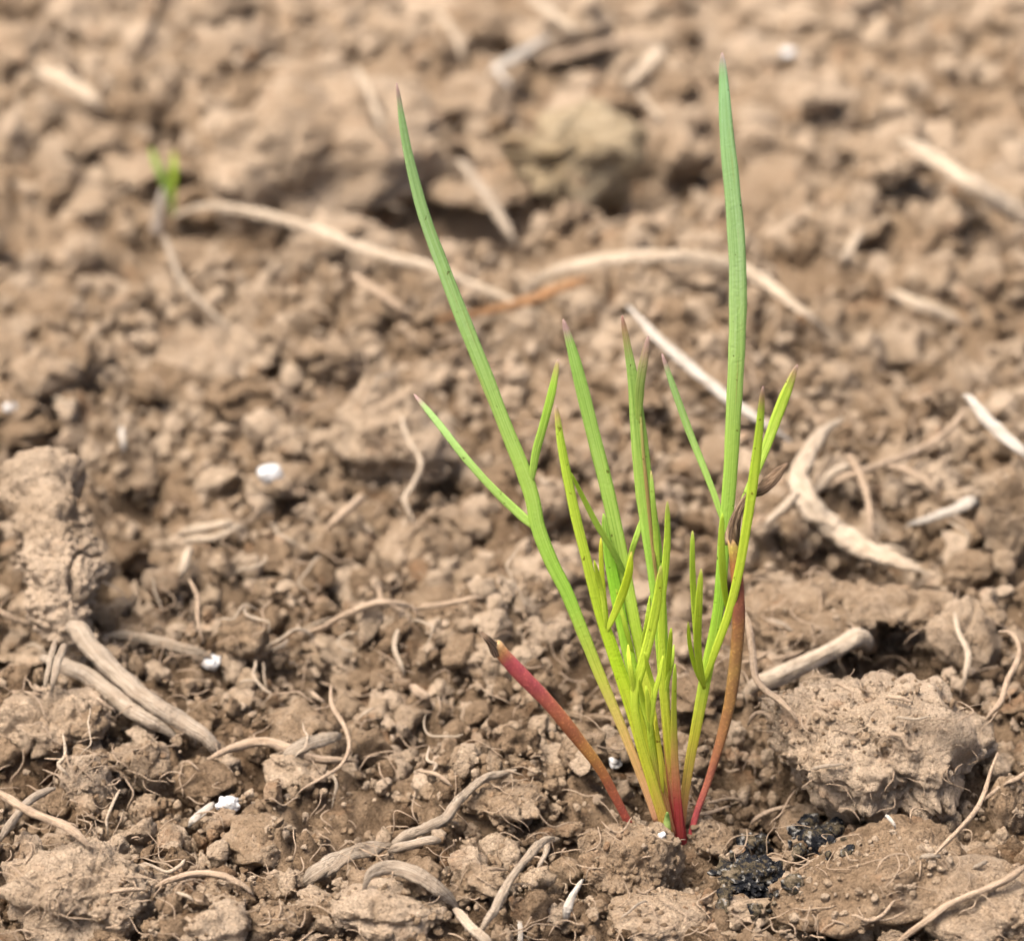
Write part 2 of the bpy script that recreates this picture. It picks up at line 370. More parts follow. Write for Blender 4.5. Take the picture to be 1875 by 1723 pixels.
def clod_mesh(u, v, wp, hp, kind, seed, s, sink=0.12, roll=0.0, ky=0.9, gs=1.0):
    if v < 900: gs = 1.0 + (900 - v) / 420
    c0 = hit([(u, v)], 0.0)[0]; d = (c0 - CAM) @ FWD
    W = wp * d / FPX; Hh = hp * d / FPX
    ang = math.asin(min(0.95, -((c0 - CAM) / np.linalg.norm(c0 - CAM))[2]))
    rx = W / 2; ry = rx * ky; k = (Hh / 2) ** 2 - (ry * math.sin(ang)) ** 2
    if k < (0.35 * Hh / 2 / math.cos(ang)) ** 2:
        rz = 0.55 * Hh / 2 / math.cos(ang); ry = math.sqrt(max(1e-4, (Hh / 2) ** 2 - (rz * math.cos(ang)) ** 2)) / math.sin(ang)
    else: rz = math.sqrt(k) / math.cos(ang)
    p, f, n, o = lump(s, seed, kind)
    p = p * [rx, ry, rz]
    n2 = n / [rx, ry, rz]; n2 /= np.linalg.norm(n2, axis=1)[:, None]
    p = grain(p / gs, n2, o, kind, rx) * gs
    if roll:
        c_, s_ = math.cos(roll), math.sin(roll); p = np.stack([p[:, 0] * c_ + p[:, 2] * s_, p[:, 1], -p[:, 0] * s_ + p[:, 2] * c_], 1)
    ex = np.ptp(p[:, 0]); p[:, 0] *= W / ex
    dv = (c0 - CAM) / np.linalg.norm(c0 - CAM); upv = np.cross(np.array([1.0, 0, 0]), dv); upv /= np.linalg.norm(upv)
    eu = np.ptp(p @ upv); p[:, 1:] *= Hh / eu
    p[:, 0] -= (p[:, 0].max() + p[:, 0].min()) / 2; q = p @ upv; p -= upv * (q.max() + q.min()) / 2
    top, bot = p[:, 2].max(), p[:, 2].min()
    c1 = hit([(u, v)], max(0.0, -bot - sink * (top - bot)))[0]
    return p + c1, f, c1
def clod(label, cat, land, u, v, wp, hp, kind='rough', seed=1, s=5, tone=0.0, mat=None, name='soil_clod', **kw):
    p, f, c1 = clod_mesh(u, v, wp, hp, kind, seed, s, **kw)
    b = np.array([c1[0], c1[1], p[:, 2].min()])
    if v > 900: SKIN.append((p, c1, wp * hp))
    t = tone + 0.03 + 0.12 * fbm(p * 0.9 + seed, 3)
    o = obj(name, p, f, mat or M_soil, base=b, attrs={'tone': ('FLOAT', t)}, solid=True)
    tag(o, label, cat, 'soil clods' if name == 'soil_clod' else None)
    if land: LAND.append((land, u, v, wp))
    return o
CL = [
 # label, landmark, u, v, w, h, kind, seed, subdiv, tone, kwargs
 ('large rough grey tan soil clod standing right of the seedling', 'the large rough clod', 1612, 1372, 420, 285, 'rough', 11, 6, 0.24, dict(ky=0.8, sink=.12, roll=0.16)),
 ('broad smooth brown soil slab sloping in front of the large rough clod', 'the smooth sloping slab', 1605, 1608, 390, 235, 'smooth', 12, 6, 0.0, dict(ky=0.9, roll=-0.3, sink=.2)),
 ('pale brown soil clod filling the lower right corner under a thin root', 'the corner clod', 1790, 1655, 290, 190, 'smooth', 13, 6, 0.12, dict(sink=.2)),
 ('rounded cracked soil clod directly in front of the seedling stem', 'the cracked clod', 1158, 1598, 200, 185, 'rough', 14, 6, 0.06, dict(sink=.2)),
 ('smooth tan stone-like soil lump below the cracked clod at bottom edge', 'the stone-like lump', 1200, 1682, 190, 110, 'smooth', 15, 5, 0.08, {}),
 ('wide crusty pale soil clod in the lower left corner', 'the crusty corner clod', 150, 1640, 300, 215, 'rough', 16, 6, 0.22, dict(sink=.05)),
 ('small round soil ball with root hairs above the crusty corner clod', 'the round soil ball', 160, 1437, 108, 115, 'rough', 17, 6, 0.18, dict(sink=.1)),
 ('broad soil mound at left edge below the woody root', 'the left mound', 95, 1325, 240, 150, 'rough', 18, 6, 0.15, dict(sink=.2)),
 ('pale crusty soil clod under the bent dry leaf at bottom edge', 'the bottom crusty clod', 712, 1672, 215, 130, 'rough', 19, 6, 0.22, {}),
 ('lumpy soil clod at bottom edge right of the crusty corner clod', 'the lumpy bottom clod', 372, 1690, 175, 110, 'rough', 20, 6, 0.17, {}),
 ('crumbly little soil clod between two bottom clods and the dry twigs', None, 500, 1690, 110, 80, 'rough', 21, 5, 0.08, {}),
 ('flat grey brown soil clod below the white pellet on a grey stalk', 'the flat grey clod', 475, 1540, 135, 105, 'angular', 22, 5, -0.02, {}),
 ('blurred orange tan lump with a thin root left of the long forked leaf', 'the orange tan lump', 722, 808, 240, 235, 'rough', 25, 6, 0.18, dict(sink=.1)),
 ('wide overhanging blurred clod with dark hollow underneath at left', 'the overhanging clod', 405, 655, 250, 130, 'rough', 26, 5, 0.18, dict(sink=-.45, ky=1.3)),
 ('rounded brown crumbly clod just left of the leaf cluster', 'the crumbly clod', 1015, 1055, 175, 125, 'rough', 27, 5, 0.16, {}),
 ('small tan clod at the lower end of a short stick', 'the stick clod', 607, 990, 85, 65, 'rough', 28, 5, 0.10, {}),
 ('flat grey facet of soil under the orange tan lump', 'the grey facet', 762, 1005, 150, 110, 'angular', 29, 5, -0.02, {}),
 ('pale pebble-like soil lump above the red seed leaf tip', 'the pale pebble lump', 900, 1140, 75, 48, 'smooth', 30, 4, 0.22, {}),
 ('rounded pale soil lump left of the pink orange stem foot', 'the rounded pale lump', 1022, 1398, 92, 70, 'rough', 31, 5, 0.13, {}),
 ('fibrous soil clod with a frayed twig lying across it', 'the fibrous clod', 925, 1465, 165, 95, 'rough', 32, 5, 0.04, {}),
 ('cracked pale slab of soil at right with a thin root across', 'the cracked pale slab', 1772, 1160, 150, 140, 'angular', 33, 5, 0.06, dict(roll=.4)),
 ('tall soil block cut by the right edge beside the white husk', 'the right edge block', 1850, 950, 130, 220, 'angular', 34, 5, 0.08, {}),
 ('smooth round blurred soil ball right of the bright forked leaf', 'the smooth round ball', 1527, 702, 100, 82, 'smooth', 35, 5, 0.15, {}),
 ('blurred soil ball above and right of the smooth round ball', None, 1645, 640, 100, 85, 'rough', 36, 5, 0.15, {}),
 ('large blurred mound of soil in the background left of the long leaf', 'the background mound', 600, 300, 430, 330, 'rough', 37, 6, 0.18, dict(sink=.35)),
 ('brown crumbly mound left of the dark hollow at right', 'the crumbly right mound', 1500, 1125, 270, 150, 'rough', 39, 5, 0.03, {}),
 ('small brown clod beside the curled root near picture centre left', None, 590, 1195, 100, 70, 'rough', 40, 5, 0.05, {}),
 ('cream angular soil chip in the dark hollow right of red seed leaf', None, 905, 1328, 50, 42, 'angular', 41, 4, 0.18, {}),
 ('tan soil chip standing between red seed leaf and rounded pale lump', None, 975, 1420, 36, 60, 'angular', 42, 4, 0.12, {}),
 ('pale lump by the stem foot right of the red base', 'the stem foot lump', 1300, 1535, 90, 70, 'rough', 43, 5, 0.10, {}),
 ('smooth tan nub of soil between the large clod and the black crust', None, 1465, 1500, 80, 55, 'smooth', 44, 5, 0.15, {}),
 ('soil clod with a frayed edge at left edge above the left mound', None, 25, 1180, 60, 60, 'angular', 45, 5, 0.10, {}),
 ('pointed tan soil chunk below the lower end of the woody root', 'the pointed chunk', 275, 1405, 80, 95, 'angular', 46, 5, 0.12, {}),
 ('chain of pale soil crumbs stuck together right of the round soil ball', None, 268, 1490, 65, 75, 'rough', 47, 5, 0.10, {}),
 ('dark brown soil clod behind the flat grey clod', None, 375, 1435, 120, 90, 'angular', 48, 5, -0.08, {}),
 ('pale round clod above the pellet at left of picture', 'the pale round clod', 525, 810, 80, 65, 'rough', 49, 5, 0.18, {}),
 ('brown lump between forked leaf foot and the crumbly clod', None, 1000, 930, 90, 110, 'smooth', 50, 4, 0.12, {}),
 ('blurred pale ball between two long leaves', None, 1385, 270, 90, 90, 'smooth', 51, 4, 0.15, {}),
 ('blurred brown ball in the background below the thick stub', 'the blurred brown ball', 1715, 515, 85, 80, 'smooth', 52, 4, 0.10, {}),
 ('pinkish pale blurred clod near the right edge of the background', None, 1495, 180, 150, 70, 'smooth', 53, 4, 0.22, {}),
 ('round soil lump at the lower right edge behind the corner clod', None, 1845, 1480, 80, 120, 'rough', 54, 5, 0.06, {}),
 ('angular brown soil block right of the lower end of curved root', None, 1775, 1050, 100, 90, 'rough', 55, 5, 0.05, {}),
 ('blurred soil heap at the left edge above the caked root crown', None, 80, 690, 130, 110, 'rough', 56, 5, 0.10, {}),
 ('round pale ball just right of long forked leaf', None, 935, 735, 62, 56, 'smooth', 57, 4, 0.18, {}),
 ('added brown ledge of soil shading the dark hollow behind the long left leaf', None, 880, 345, 200, 80, 'rough', 61, 5, 0.06, dict(sink=-1.1, ky=1.2)),  # ledge added so that the hollow beneath it falls dark
 ('added brown ledge of soil shading the dark hollow behind the large rough clod', None, 1630, 1110, 230, 85, 'rough', 62, 5, 0.02, dict(sink=-1.4, ky=1.3)),  # put in above the pit to shade it
 ('small overhanging soil lump with a dark hole below at left', None, 245, 878, 110, 55, 'rough', 63, 5, 0.10, dict(sink=-.7, ky=1.2)),
 ('overhanging brown soil lump left of the stick clod', None, 520, 880, 120, 70, 'rough', 64, 5, 0.02, dict(sink=-.5, ky=1.2)),
 ('brown soil lump overhanging a hollow under the arching straw', None, 1275, 505, 130, 55, 'rough', 65, 5, 0.08, dict(sink=-.8, ky=1.2)),
 ('dark soil lump overhanging at left edge behind the left mound', None, 40, 1195, 110, 60, 'angular', 66, 5, 0.08, dict(sink=-.7, ky=1.2)),
]
for (lb, ln, u, v, wp, hp, kd, sd, s, tn, kw) in CL:
    clod(lb, 'soil clod', ln, u, v, wp, hp, kd, sd, s, tn, **kw)
clod('yellowish mossy stump-like lump blurred in the background centre', 'soil lump', 'the mossy lump', 1050, 290, 270, 215, 'rough', 38, 5, 0.06, M_mossy, 'mossy_lump', sink=.25)

# medium clods scattered by the dozen, each its own object
def fan(n, y0, y1):
    out = []
    while len(out) < n:
        yy = R.uniform(y0, y1, n * 2); xx = R.uniform(-16, 14, n * 2)
        ok = np.abs(xx + 1.47) < (4.9 + 0.165 * (yy + 2)) * 1.12
        out += list(zip(xx[ok], yy[ok]))
    return np.array(out[:n])
TEM = {}
for s in (1, 2, 3, 4):
    TEM[s] = []
    for k in range(16 if s > 1 else 8):
        p, f, n, o = lump(s, 900 + k, ('rough', 'angular', 'angular', 'angular')[k % 4])
        rk = np.random.RandomState(k + 60); p = p * rk.uniform(0.6, 1.3, 3)
        for q_ in range(3 if k % 4 != 3 else 1):
            d = rk.normal(size=3); d /= np.linalg.norm(d); c = p @ d; p = p - np.outer(np.maximum(0, c - rk.uniform(.3, .6)), d) * .95
        p = p / np.abs(p).max() * 1.05
        q = p * 1.0 + o
        if s > 2:
            p = p + n * (0.22 * perlin(q * 2.6) + 0.24 * (0.5 - worley(q * 2.2)) + (0.17 * (0.5 - worley(q * 5)) + 0.06 * perlin(q * 11) if s > 3 else 0.06 * perlin(q * 7)))[:, None]
        else: p = p + n * (0.2 * perlin(q * 2.5))[:, None]
        TEM[s].append((p, f))
def rotm(rs):
    q = rs.normal(size=4); q /= np.linalg.norm(q); a, b, c, d = q
    return np.array([[1 - 2 * (c * c + d * d), 2 * (b * c - a * d), 2 * (b * d + a * c)], [2 * (b * c + a * d), 1 - 2 * (b * b + d * d), 2 * (c * d - a * b)], [2 * (b * d - a * c), 2 * (c * d + a * b), 1 - 2 * (b * b + c * c)]])
BIG = [(p[0], p[1]) for p in []]
AUTO = []                                    # object, u, v, size px, tone, noun
def scatter_clod(x_, y_, d_):
    s = 4; p, f = TEM[s][R.randint(16)]
    p = (p @ rotm(R).T) * d_ / 2 * [1, 1, R.uniform(0.6, 0.9)]
    z = float(H_full(np.array([x_]), np.array([y_]))[0]) + d_ * R.uniform(-0.02, 0.18)
    c = np.array([x_, y_, z]); pr = project(c[None])[0]
    if not (-30 < pr[0] < 1905 and -40 < pr[1] < 1760): return
    if abs(pr[0] - BU) < 90 and pr[1] > 1430: return
    tn = R.uniform(-0.08, 0.20) + 0.004 * max(0, y_)  # tone climbs with distance, painting in the far haze
    P = p + c; P = P + 0
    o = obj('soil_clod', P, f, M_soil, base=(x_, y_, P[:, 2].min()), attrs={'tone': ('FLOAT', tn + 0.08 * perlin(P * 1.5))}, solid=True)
    AUTO.append((o, pr[0], pr[1], d_ / pr[2] * FPX, tn, 'soil clod'))
for (n, y0, y1, a, b) in [(46, -2.5, 5, 0.42, 0.8), (62, 5, 14, 0.5, 1.0), (95, 14, 32, 0.8, 1.7)]:
    for (xx, yy) in fan(n, y0, y1): scatter_clod(xx, yy, a * (b / a) ** R.rand())

# ------------------------------------------------------------------ the crumbs nobody could count: one mesh
cv, cf, ct, nvt = [], [], [], 0
def crumbs(n, y0, y1, a, b, lift=0.1):
    global nvt
    for (xx, yy) in fan(n, y0, y1):
        d_ = a * (b / a) ** (R.rand() ** 1.5)
        dens = float(perlin(np.array([[xx * 0.5, yy * 0.5, 3.3]]))[0])
        if R.rand() > 0.75 + 0.9 * dens: continue
        if math.hypot(xx, yy) < 0.16 + d_ / 2: continue
        dist = yy + 26; px = d_ / dist * FPX * 0.546
        s = 3 if px > 15 else (2 if px > 4.5 else 1)
        p, f = TEM[s][R.randint(len(TEM[s]))]
        c = np.array([xx, yy, 0.0]); cv.append((p @ rotm(R).T) * (d_ / 2) + c); cf.append(f + nvt); nvt += len(p)
        ct.append((xx, yy, d_ * R.uniform(-0.36, 0.20) - R.uniform(0, 0.05), len(p), R.choice([R.uniform(-0.22, 0.05), R.uniform(-0.05, 0.15), R.uniform(0.1, 0.32)])))
crumbs(16000, -3, 5, 0.03, 0.11)
crumbs(4200, -3, 5, 0.11, 0.30)
crumbs(330, -3, 5, 0.30, 0.46)
crumbs(9500, 5, 14, 0.055, 0.22)
crumbs(2600, 5, 14, 0.2, 0.5)
crumbs(7000, 14, 40, 0.13, 0.42)
crumbs(1200, 14, 40, 0.42, 0.85)
def wide(n, y0, y1):                         # the field goes on beside the picture
    out = []
    while len(out) < n:
        yy = R.uniform(y0, y1, n * 2); xx = R.uniform(-45, 42, n * 2); hw_ = 4.9 + 0.165 * (yy + 2)
        ok = (np.abs(xx + 1.47) < hw_ * 2.0 + 5) & ((np.abs(xx + 1.47) > hw_ * 1.1) | (yy > 38) | (yy < -2.8))
        out += list(zip(xx[ok], yy[ok]))
    return np.array(out[:n])
for (n, y0, y1, a, b) in [(4200, -7, 14, 0.10, 0.45), (300, -7, 14, 0.5, 1.0), (5200, 14, 62, 0.2, 0.7), (420, 14, 62, 0.8, 1.8)]:
    for (xx, yy) in wide(n, y0, y1):
        d_ = a * (b / a) ** (R.rand() ** 1.5); s = 2 if d_ > 0.22 else 1; p, f = TEM[s][R.randint(len(TEM[s]))]
        cv.append((p @ rotm(R).T) * (d_ / 2) + np.array([xx, yy, 0.0])); cf.append(f + nvt); nvt += len(p)
        ct.append((xx, yy, d_ * R.uniform(-0.36, 0.20), len(p), R.uniform(-0.2, 0.3)))
ct = np.array(ct); hz = H_full(ct[:, 0], ct[:, 1]) + ct[:, 2]
gv, gt = [], []
for (p_, c_, ar) in SKIN:                    # granules stuck to the clods' upper sides
    up_ = np.nonzero((p_[:, 2] > c_[2] - 0.1 * np.ptp(p_[:, 2])))[0]
    for j in up_[R.randint(len(up_), size=int(ar / 230))]:
        if perlin(p_[j:j + 1] * 1.1 + 40)[0] < -0.05: continue
        d_ = 0.03 * (3.2 ** (R.rand() ** 1.6)); p, f = TEM[2][R.randint(16)]
        gv.append((p @ rotm(R).T) * d_ / 2 + p_[j] + (p_[j] - c_) / np.linalg.norm(p_[j] - c_) * d_ * 0.1); cf.append(f + nvt); nvt += len(p)
        gt.append(np.full(len(p), R.uniform(-0.05, 0.22)))
rep = ct[:, 3].astype(int); cv = np.concatenate(cv); cv[:, 2] += np.repeat(hz, rep)
tn = np.repeat(ct[:, 4], rep) + 0.008 * np.clip(cv[:, 1], 0, 30)  # far crumbs lightened to stand for background haze
cv = np.concatenate([cv] + gv); tn = np.concatenate([tn] + gt)
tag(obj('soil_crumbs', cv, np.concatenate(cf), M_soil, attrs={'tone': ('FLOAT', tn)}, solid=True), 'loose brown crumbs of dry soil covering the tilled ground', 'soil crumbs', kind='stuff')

# ------------------------------------------------------------------ what the camera sees of the soil so far: depth per pixel, for laying litter on it
BW, BH = 938, 862
Zb = np.full((BH, BW), 1e9)
for v_ in SOLID:
    pr = project(v_); ui = (pr[:, 0] / 2).astype(int); vi = (pr[:, 1] / 2).astype(int)
    ok = (ui >= 0) & (ui < BW) & (vi >= 0) & (vi < BH) & (pr[:, 2] > 5)
    np.minimum.at(Zb, (vi[ok], ui[ok]), pr[ok, 2])
for it in range(6):
    bad = Zb > 1e8
    if not bad.any(): break
    pad = np.pad(Zb, 1, constant_values=1e9); Zm = Zb.copy()
    for a in range(3):
        for b_ in range(3): Zm = np.minimum(Zm, pad[a:a + BH, b_:b_ + BW])
    Zb[bad] = Zm[bad]
pad = np.pad(Zb, 1, mode='edge'); Zb = np.min([pad[a:a + BH, b_:b_ + BW] for a in range(3) for b_ in range(3)], axis=0)
def depth_at(uv):
    u = np.clip((uv[:, 0] / 2).astype(int), 0, BW - 1); v = np.clip((uv[:, 1] / 2).astype(int), 0, BH - 1); return Zb[v, u]
def on_surface(uv, rad_px, lift=0.0, sm=9):
    """points lying on the visible soil along a traced line, smoothed so that a stiff stalk bridges hollows"""
    d = depth_at(uv); n = len(d); k = np.exp(-np.linspace(-2, 2, 2 * sm + 1) ** 2); k /= k.sum()
    e = np.pad(d, sm, mode='edge'); ds = np.convolve(e, k, 'valid')
    for _ in range(3):
        ds = np.minimum(ds, d + 0.02); ds = np.convolve(np.pad(ds, sm, mode='edge'), k, 'valid')
    dp = np.pad(d, 3, mode='edge'); dm = np.min([dp[i_:i_ + n] for i_ in range(7)], axis=0)
    ds = np.minimum(ds, dm + 0.03)
    st_ = np.concatenate([[0], np.cumsum(np.hypot(*np.diff(uv, axis=0).T))]) * d.mean() / FPX     # a stiff stalk cannot turn steeply towards the viewer
    ds = np.min(ds[None, :] + 0.7 * np.abs(st_[:, None] - st_[None, :]), axis=1)
    ds = np.convolve(np.pad(ds, 3, mode='edge'), np.ones(7) / 7, 'valid')
    ds = ds - rad_px * ds / FPX * 0.75 - lift - 0.004 * np.maximum(0, ds - 29)
    return CAM + ds[:, None] * rays(uv), ds

# ------------------------------------------------------------------ straws, stalks and roots lying on the soil
def width_profile(n, w, taper):
    s = np.linspace(0, 1, n); w = np.asarray(w, float)
    wp = np.interp(s, np.linspace(0, 1, len(w)), w)
    a, b = taper
    return wp * np.clip(np.minimum(a + s / 0.16 * (1 - a), b + (1 - s) / 0.16 * (1 - b)), 0, 1)
def litter_mesh(pts, w, flat=0.8, taper=(0.45, 0.45), wob=1.5, lift=0.0, rough=0.25, seed=0, seg=12, sm=9, bury=0.55):
    L = np.linalg.norm(np.diff(np.asarray(pts, float), axis=0), axis=1).sum(); n = int(np.clip(L / 7, 14, 110))
    uv = catmull(pts, n)
    if wob:
        s = np.linspace(0, L / 40, n); uv = uv + wob * np.stack([perlin(np.stack([s, s * 0 + seed, s * 0], 1)), perlin(np.stack([s, s * 0 + seed + 9, s * 0], 1))], 1)
    wpx = width_profile(n, np.atleast_1d(w), taper)
    P, d = on_surface(uv, wpx / 2, lift, sm)
    hwid = np.maximum(wpx / 2 * d / FPX, 0.004)
    s_ = np.linspace(0, 1, n); e_ = np.clip(1 - s_ / .10, 0, 1) ** 2 + np.clip(1 - (1 - s_) / .10, 0, 1) ** 2
    P = P + np.outer(e_ * bury, [0, 0.3, -1.0]) * (hwid[:, None] * 1.6 + lift * 0.6)
    V, F_, fib, tt = tube(P, hwid, np.maximum(hwid * flat, 0.004), seg, None, 0, rough, seed, twist=(0.3 * np.sin(np.linspace(0, L / 70, n) + seed) if flat < .7 else None))
    return V, quads_to_mesh(F_), fib + np.array([seed * 3.1, seed * 1.7, 0]), P
def litter(name, label, cat, land, col, pts, w, group=None, parts=(), **kw):
    sd = int(abs(pts[0][0] * 7 + pts[0][1] * 3)) % 97
    V, F_, fib, P = litter_mesh(pts, w, seed=sd, **kw)
    b = P[len(P) // 2]
    o = obj(name, V, F_, M_straw[col], base=b, attrs={'fib': ('FLOAT_VECTOR', fib)})
    tag(o, label, cat, group)
    for (pn, pp, pw, kw2) in parts:
        V, F_, fib, P2 = litter_mesh(pp, pw, seed=sd + 3, **kw2)
        obj(pn, V, F_, M_straw[col], base=P2[0], parent=o, attrs={'fib': ('FLOAT_VECTOR', fib)})
    if land: LAND.append((land, *np.mean(np.asarray(pts, float), 0), 60))
    return o
RT = 'roots lying on the soil'; ST = 'dry stalks and straws'
WR = litter('woody_root', 'thick woody root slanting down from its soil-caked crown at left', 'root', 'the woody root', 'grey', [(135, 1135), (158, 1175), (195, 1215), (245, 1262), (310, 1308), (395, 1358)], (40, 36, 34, 30), RT, rough=.2, flat=1, lift=.12, taper=(.9,.8), bury=.5)
def crusted_crown(parent):
    uv = catmull([(62, 848), (78, 920), (96, 1000), (112, 1080), (135, 1150), (168, 1200)], 190)
    wpx = width_profile(190, (125, 150, 146, 150, 128, 92, 52), (.75, .8))
    P, d = on_surface(uv[::4], wpx[::4] / 2, 0.1, 6); P = catmull(P, 190)
    hw_ = wpx / 2 * d.mean() / FPX; hw_ = hw_ * (1 + 0.16 * perlin(np.stack([np.linspace(0, 7, 190), np.full(190, 3.3), np.zeros(190)], 1)))
    V, F_, fib, tt = tube(P, hw_, hw_ * .85, 130)
    c = np.vstack([np.repeat(P, 130, axis=0), P[:1], P[-1:]]); nr_ = V - c; nr_ /= np.linalg.norm(nr_, axis=1)[:, None] + 1e-9
    V = V + nr_ * (0.16 * fbm(V * 1.5 + 9, 2))[:, None]
    V = grain(V / 1.2, nr_, np.array([3.0, 8.0, 1.0]), 'rough', 1.0) * 1.2
    obj('soil_crust', V, quads_to_mesh(F_), M_soil, base=P[95], parent=parent, attrs={'tone': ('FLOAT', 0.24 + 0.12 * fbm(V * .9, 3))})['label'] = 'pale lumpy soil caked round the top of the root'
crusted_crown(WR); LAND.append(('the caked root crown', 95, 1010, 150))
litter('woody_root', 'second woody root lying half hidden behind the thick woody root', 'root', None, 'grey', [(75, 1200), (160, 1238), (240, 1300), (320, 1345)], (28, 32, 26), RT, rough=.2, flat=.9)
litter('root_stub', 'short pair of thin rootlets hanging below the caked root crown', 'root', None, 'grey', [(120, 1175), (105, 1215), (95, 1258)], (16, 12), RT, parts=[('side_root', [(102, 1170), (92, 1210), (82, 1260)], (13, 9), {})], lift=.1)
litter('flat_stalk', 'grey flattened stalk right of the upper end of the woody root', 'stalk', None, 'grey', [(190, 1163), (250, 1166), (310, 1180), (385, 1200)], (14, 22, 18), ST, flat=.4)
litter('thin_root', 'smooth tan root entering from the left edge above the crusty corner clod', 'root', 'the left edge root', 'tan', [(-15, 1442), (40, 1478), (90, 1500), (130, 1518), (165, 1548)], 16, RT, flat=1, lift=.05)
litter('thin_root', 'arched tan rootlet at bottom left beside the crusty corner clod', 'root', 'the arched rootlet', 'tan', [(285, 1620), (330, 1606), (380, 1598), (425, 1610), (462, 1632)], 13, RT, flat=1, lift=.05)
litter('dry_stalk', 'frayed flat grey stalk at bottom pointing at the seedling foot', 'stalk', 'the frayed stalk', 'grey', [(555, 1615), (600, 1585), (650, 1560), (720, 1545)], (34, 30, 20), ST, flat=.35, rough=.5)
litter('dry_stalk', 'broken twig rising from the frayed stalk onto the fibrous clod', 'twig', 'the broken twig', 'grey', [(720, 1540), (765, 1522), (812, 1500), (838, 1468), (880, 1430), (945, 1408)], (24, 20, 16, 14), ST, flat=.85, rough=.4)
litter('dry_stalk', 'short pale stick lying just below the broken twig', 'stick', None, 'grey', [(712, 1556), (760, 1545), (806, 1537)], (20, 18), ST, flat=.9)
litter('forked_twig', 'bleached forked twig leaning up from the bottom edge', 'twig', 'the forked twig', 'grey', [(878, 1705), (905, 1665), (935, 1610), (975, 1560), (1012, 1525)], (17, 17, 15, 18), ST, flat=.9, rough=.35, lift=.12,
       parts=[('side_twig', [(1000, 1535), (1000, 1560), (985, 1590)], (14, 8), {}), ('side_twig', [(985, 1548), (1003, 1540), (1025, 1535)], (12, 10), {})])
litter('dry_leaf', 'bent dry leaf blade arching over the bottom crusty clod', 'dry leaf', 'the bent dry leaf', 'grey', [(665, 1625), (680, 1598), (720, 1588), (770, 1605), (815, 1638), (840, 1660)], (14, 26, 30, 26, 16), ST, flat=.25, lift=.08)
litter('dry_stalk', 'pale split straw leaving the bottom edge below the bent dry leaf', 'straw', None, 'pale', [(830, 1662), (860, 1695), (900, 1730)], (18, 22), ST, flat=.4, lift=.05)
litter('husk', 'white grey quill-shaped husk left of the cracked clod', 'husk', 'the white quill husk', 'white', [(1036, 1672), (1048, 1640), (1070, 1605)], (20, 12, 6), None, flat=.7, taper=(.6, .2), lift=.1)
litter('wiggly_root', 'thin wiggly root hanging vertically left of the red seed leaf', 'root', 'the wiggly root', 'tan', [(605, 1250), (608, 1290), (628, 1325), (640, 1365), (625, 1400), (580, 1430), (540, 1450)], (10, 9, 7, 4), RT, flat=1, lift=.12)
litter('curled_root', 'curled root with side branches across the hollow above the red seed leaf', 'root', 'the curled root', 'tan', [(545, 1138), (552, 1158), (590, 1148), (640, 1122), (700, 1104), (765, 1112)], (10, 10, 14, 14), RT, flat=1, lift=.1,
       parts=[('side_root', [(692, 1072), (700, 1104)], (9, 11), {}), ('side_root', [(760, 1112), (820, 1105), (885, 1090)], (12, 8), dict(lift=.1))])
litter('thin_root', 'short white rootlet dangling under the curled root', 'root', None, 'pale', [(730, 1148), (722, 1185), (740, 1230)], (9, 9), RT, flat=1, lift=.1)
litter('thin_root', 'rust brown root lying along the soil right of the woody root end', 'root', 'the rust brown root', 'tan', [(380, 1388), (430, 1368), (480, 1358), (530, 1370), (580, 1388), (655, 1392)], (14, 18, 16, 12), RT, flat=.8)
litter('pale_stick', 'pale smooth stick with a knobbed end right of the brown seed leaf', 'stick', 'the pale knobbed stick', 'pale', [(1365, 1258), (1420, 1240), (1480, 1212), (1535, 1185), (1588, 1155)], (34, 36, 34, 32, 46), ST, flat=1, lift=.3, rough=.2, taper=(.6, .7))
litter('thin_root', 'long thin root dropping behind the brown seed leaf to the large clod', 'root', None, 'tan', [(1360, 1110), (1374, 1160), (1380, 1220), (1390, 1252), (1430, 1285), (1462, 1315)], (13, 13, 12), RT, flat=1, lift=.12)
litter('thin_root', 'pale vertical rootlet over the cracked pale slab', 'root', None, 'pale', [(1748, 1115), (1756, 1160), (1772, 1195), (1766, 1250)], (9, 12, 11), RT, flat=1, lift=.1)
litter('thin_root', 'looped rootlet between the cracked pale slab and the right edge', 'root', 'the looped rootlet', 'tan', [(1830, 1150), (1858, 1165), (1866, 1200), (1845, 1245), (1832, 1285), (1806, 1312)], (10, 11, 10), RT, flat=1, lift=.1)
litter('long_root', 'long tan root crossing the lower right corner clod', 'root', 'the long corner root', 'tan', [(1638, 1728), (1690, 1690), (1745, 1652), (1800, 1630), (1840, 1612), (1890, 1575)], (14, 13, 13), RT, flat=1, lift=.06)
litter('thin_root', 'thin straight rootlet rising from the smooth sloping slab', 'root', 'the straight rootlet', 'tan', [(1708, 1565), (1755, 1520), (1795, 1470), (1812, 1420), (1828, 1372)], (9, 9, 7), RT, flat=1, lift=.1)
litter('curved_root', 'big curved tan root bending like a bow right of the seedling', 'root', 'the big curved root', 'pale', [(1545, 758), (1500, 800), (1468, 855), (1470, 905), (1515, 960), (1590, 1008), (1705, 1048)], (18, 27, 36, 44, 40, 30, 12), RT, flat=.75, lift=.12, rough=.5, parts=[('side_root', [(1490, 905), (1520, 870), (1560, 850)], (16, 12), dict(lift=.2)), ('side_root', [(1462, 900), (1430, 935), (1400, 960)], (20, 10), dict(lift=.1)), ('side_root', [(1600, 1000), (1640, 1005), (1665, 1020)], (14, 9), dict(lift=.2))])
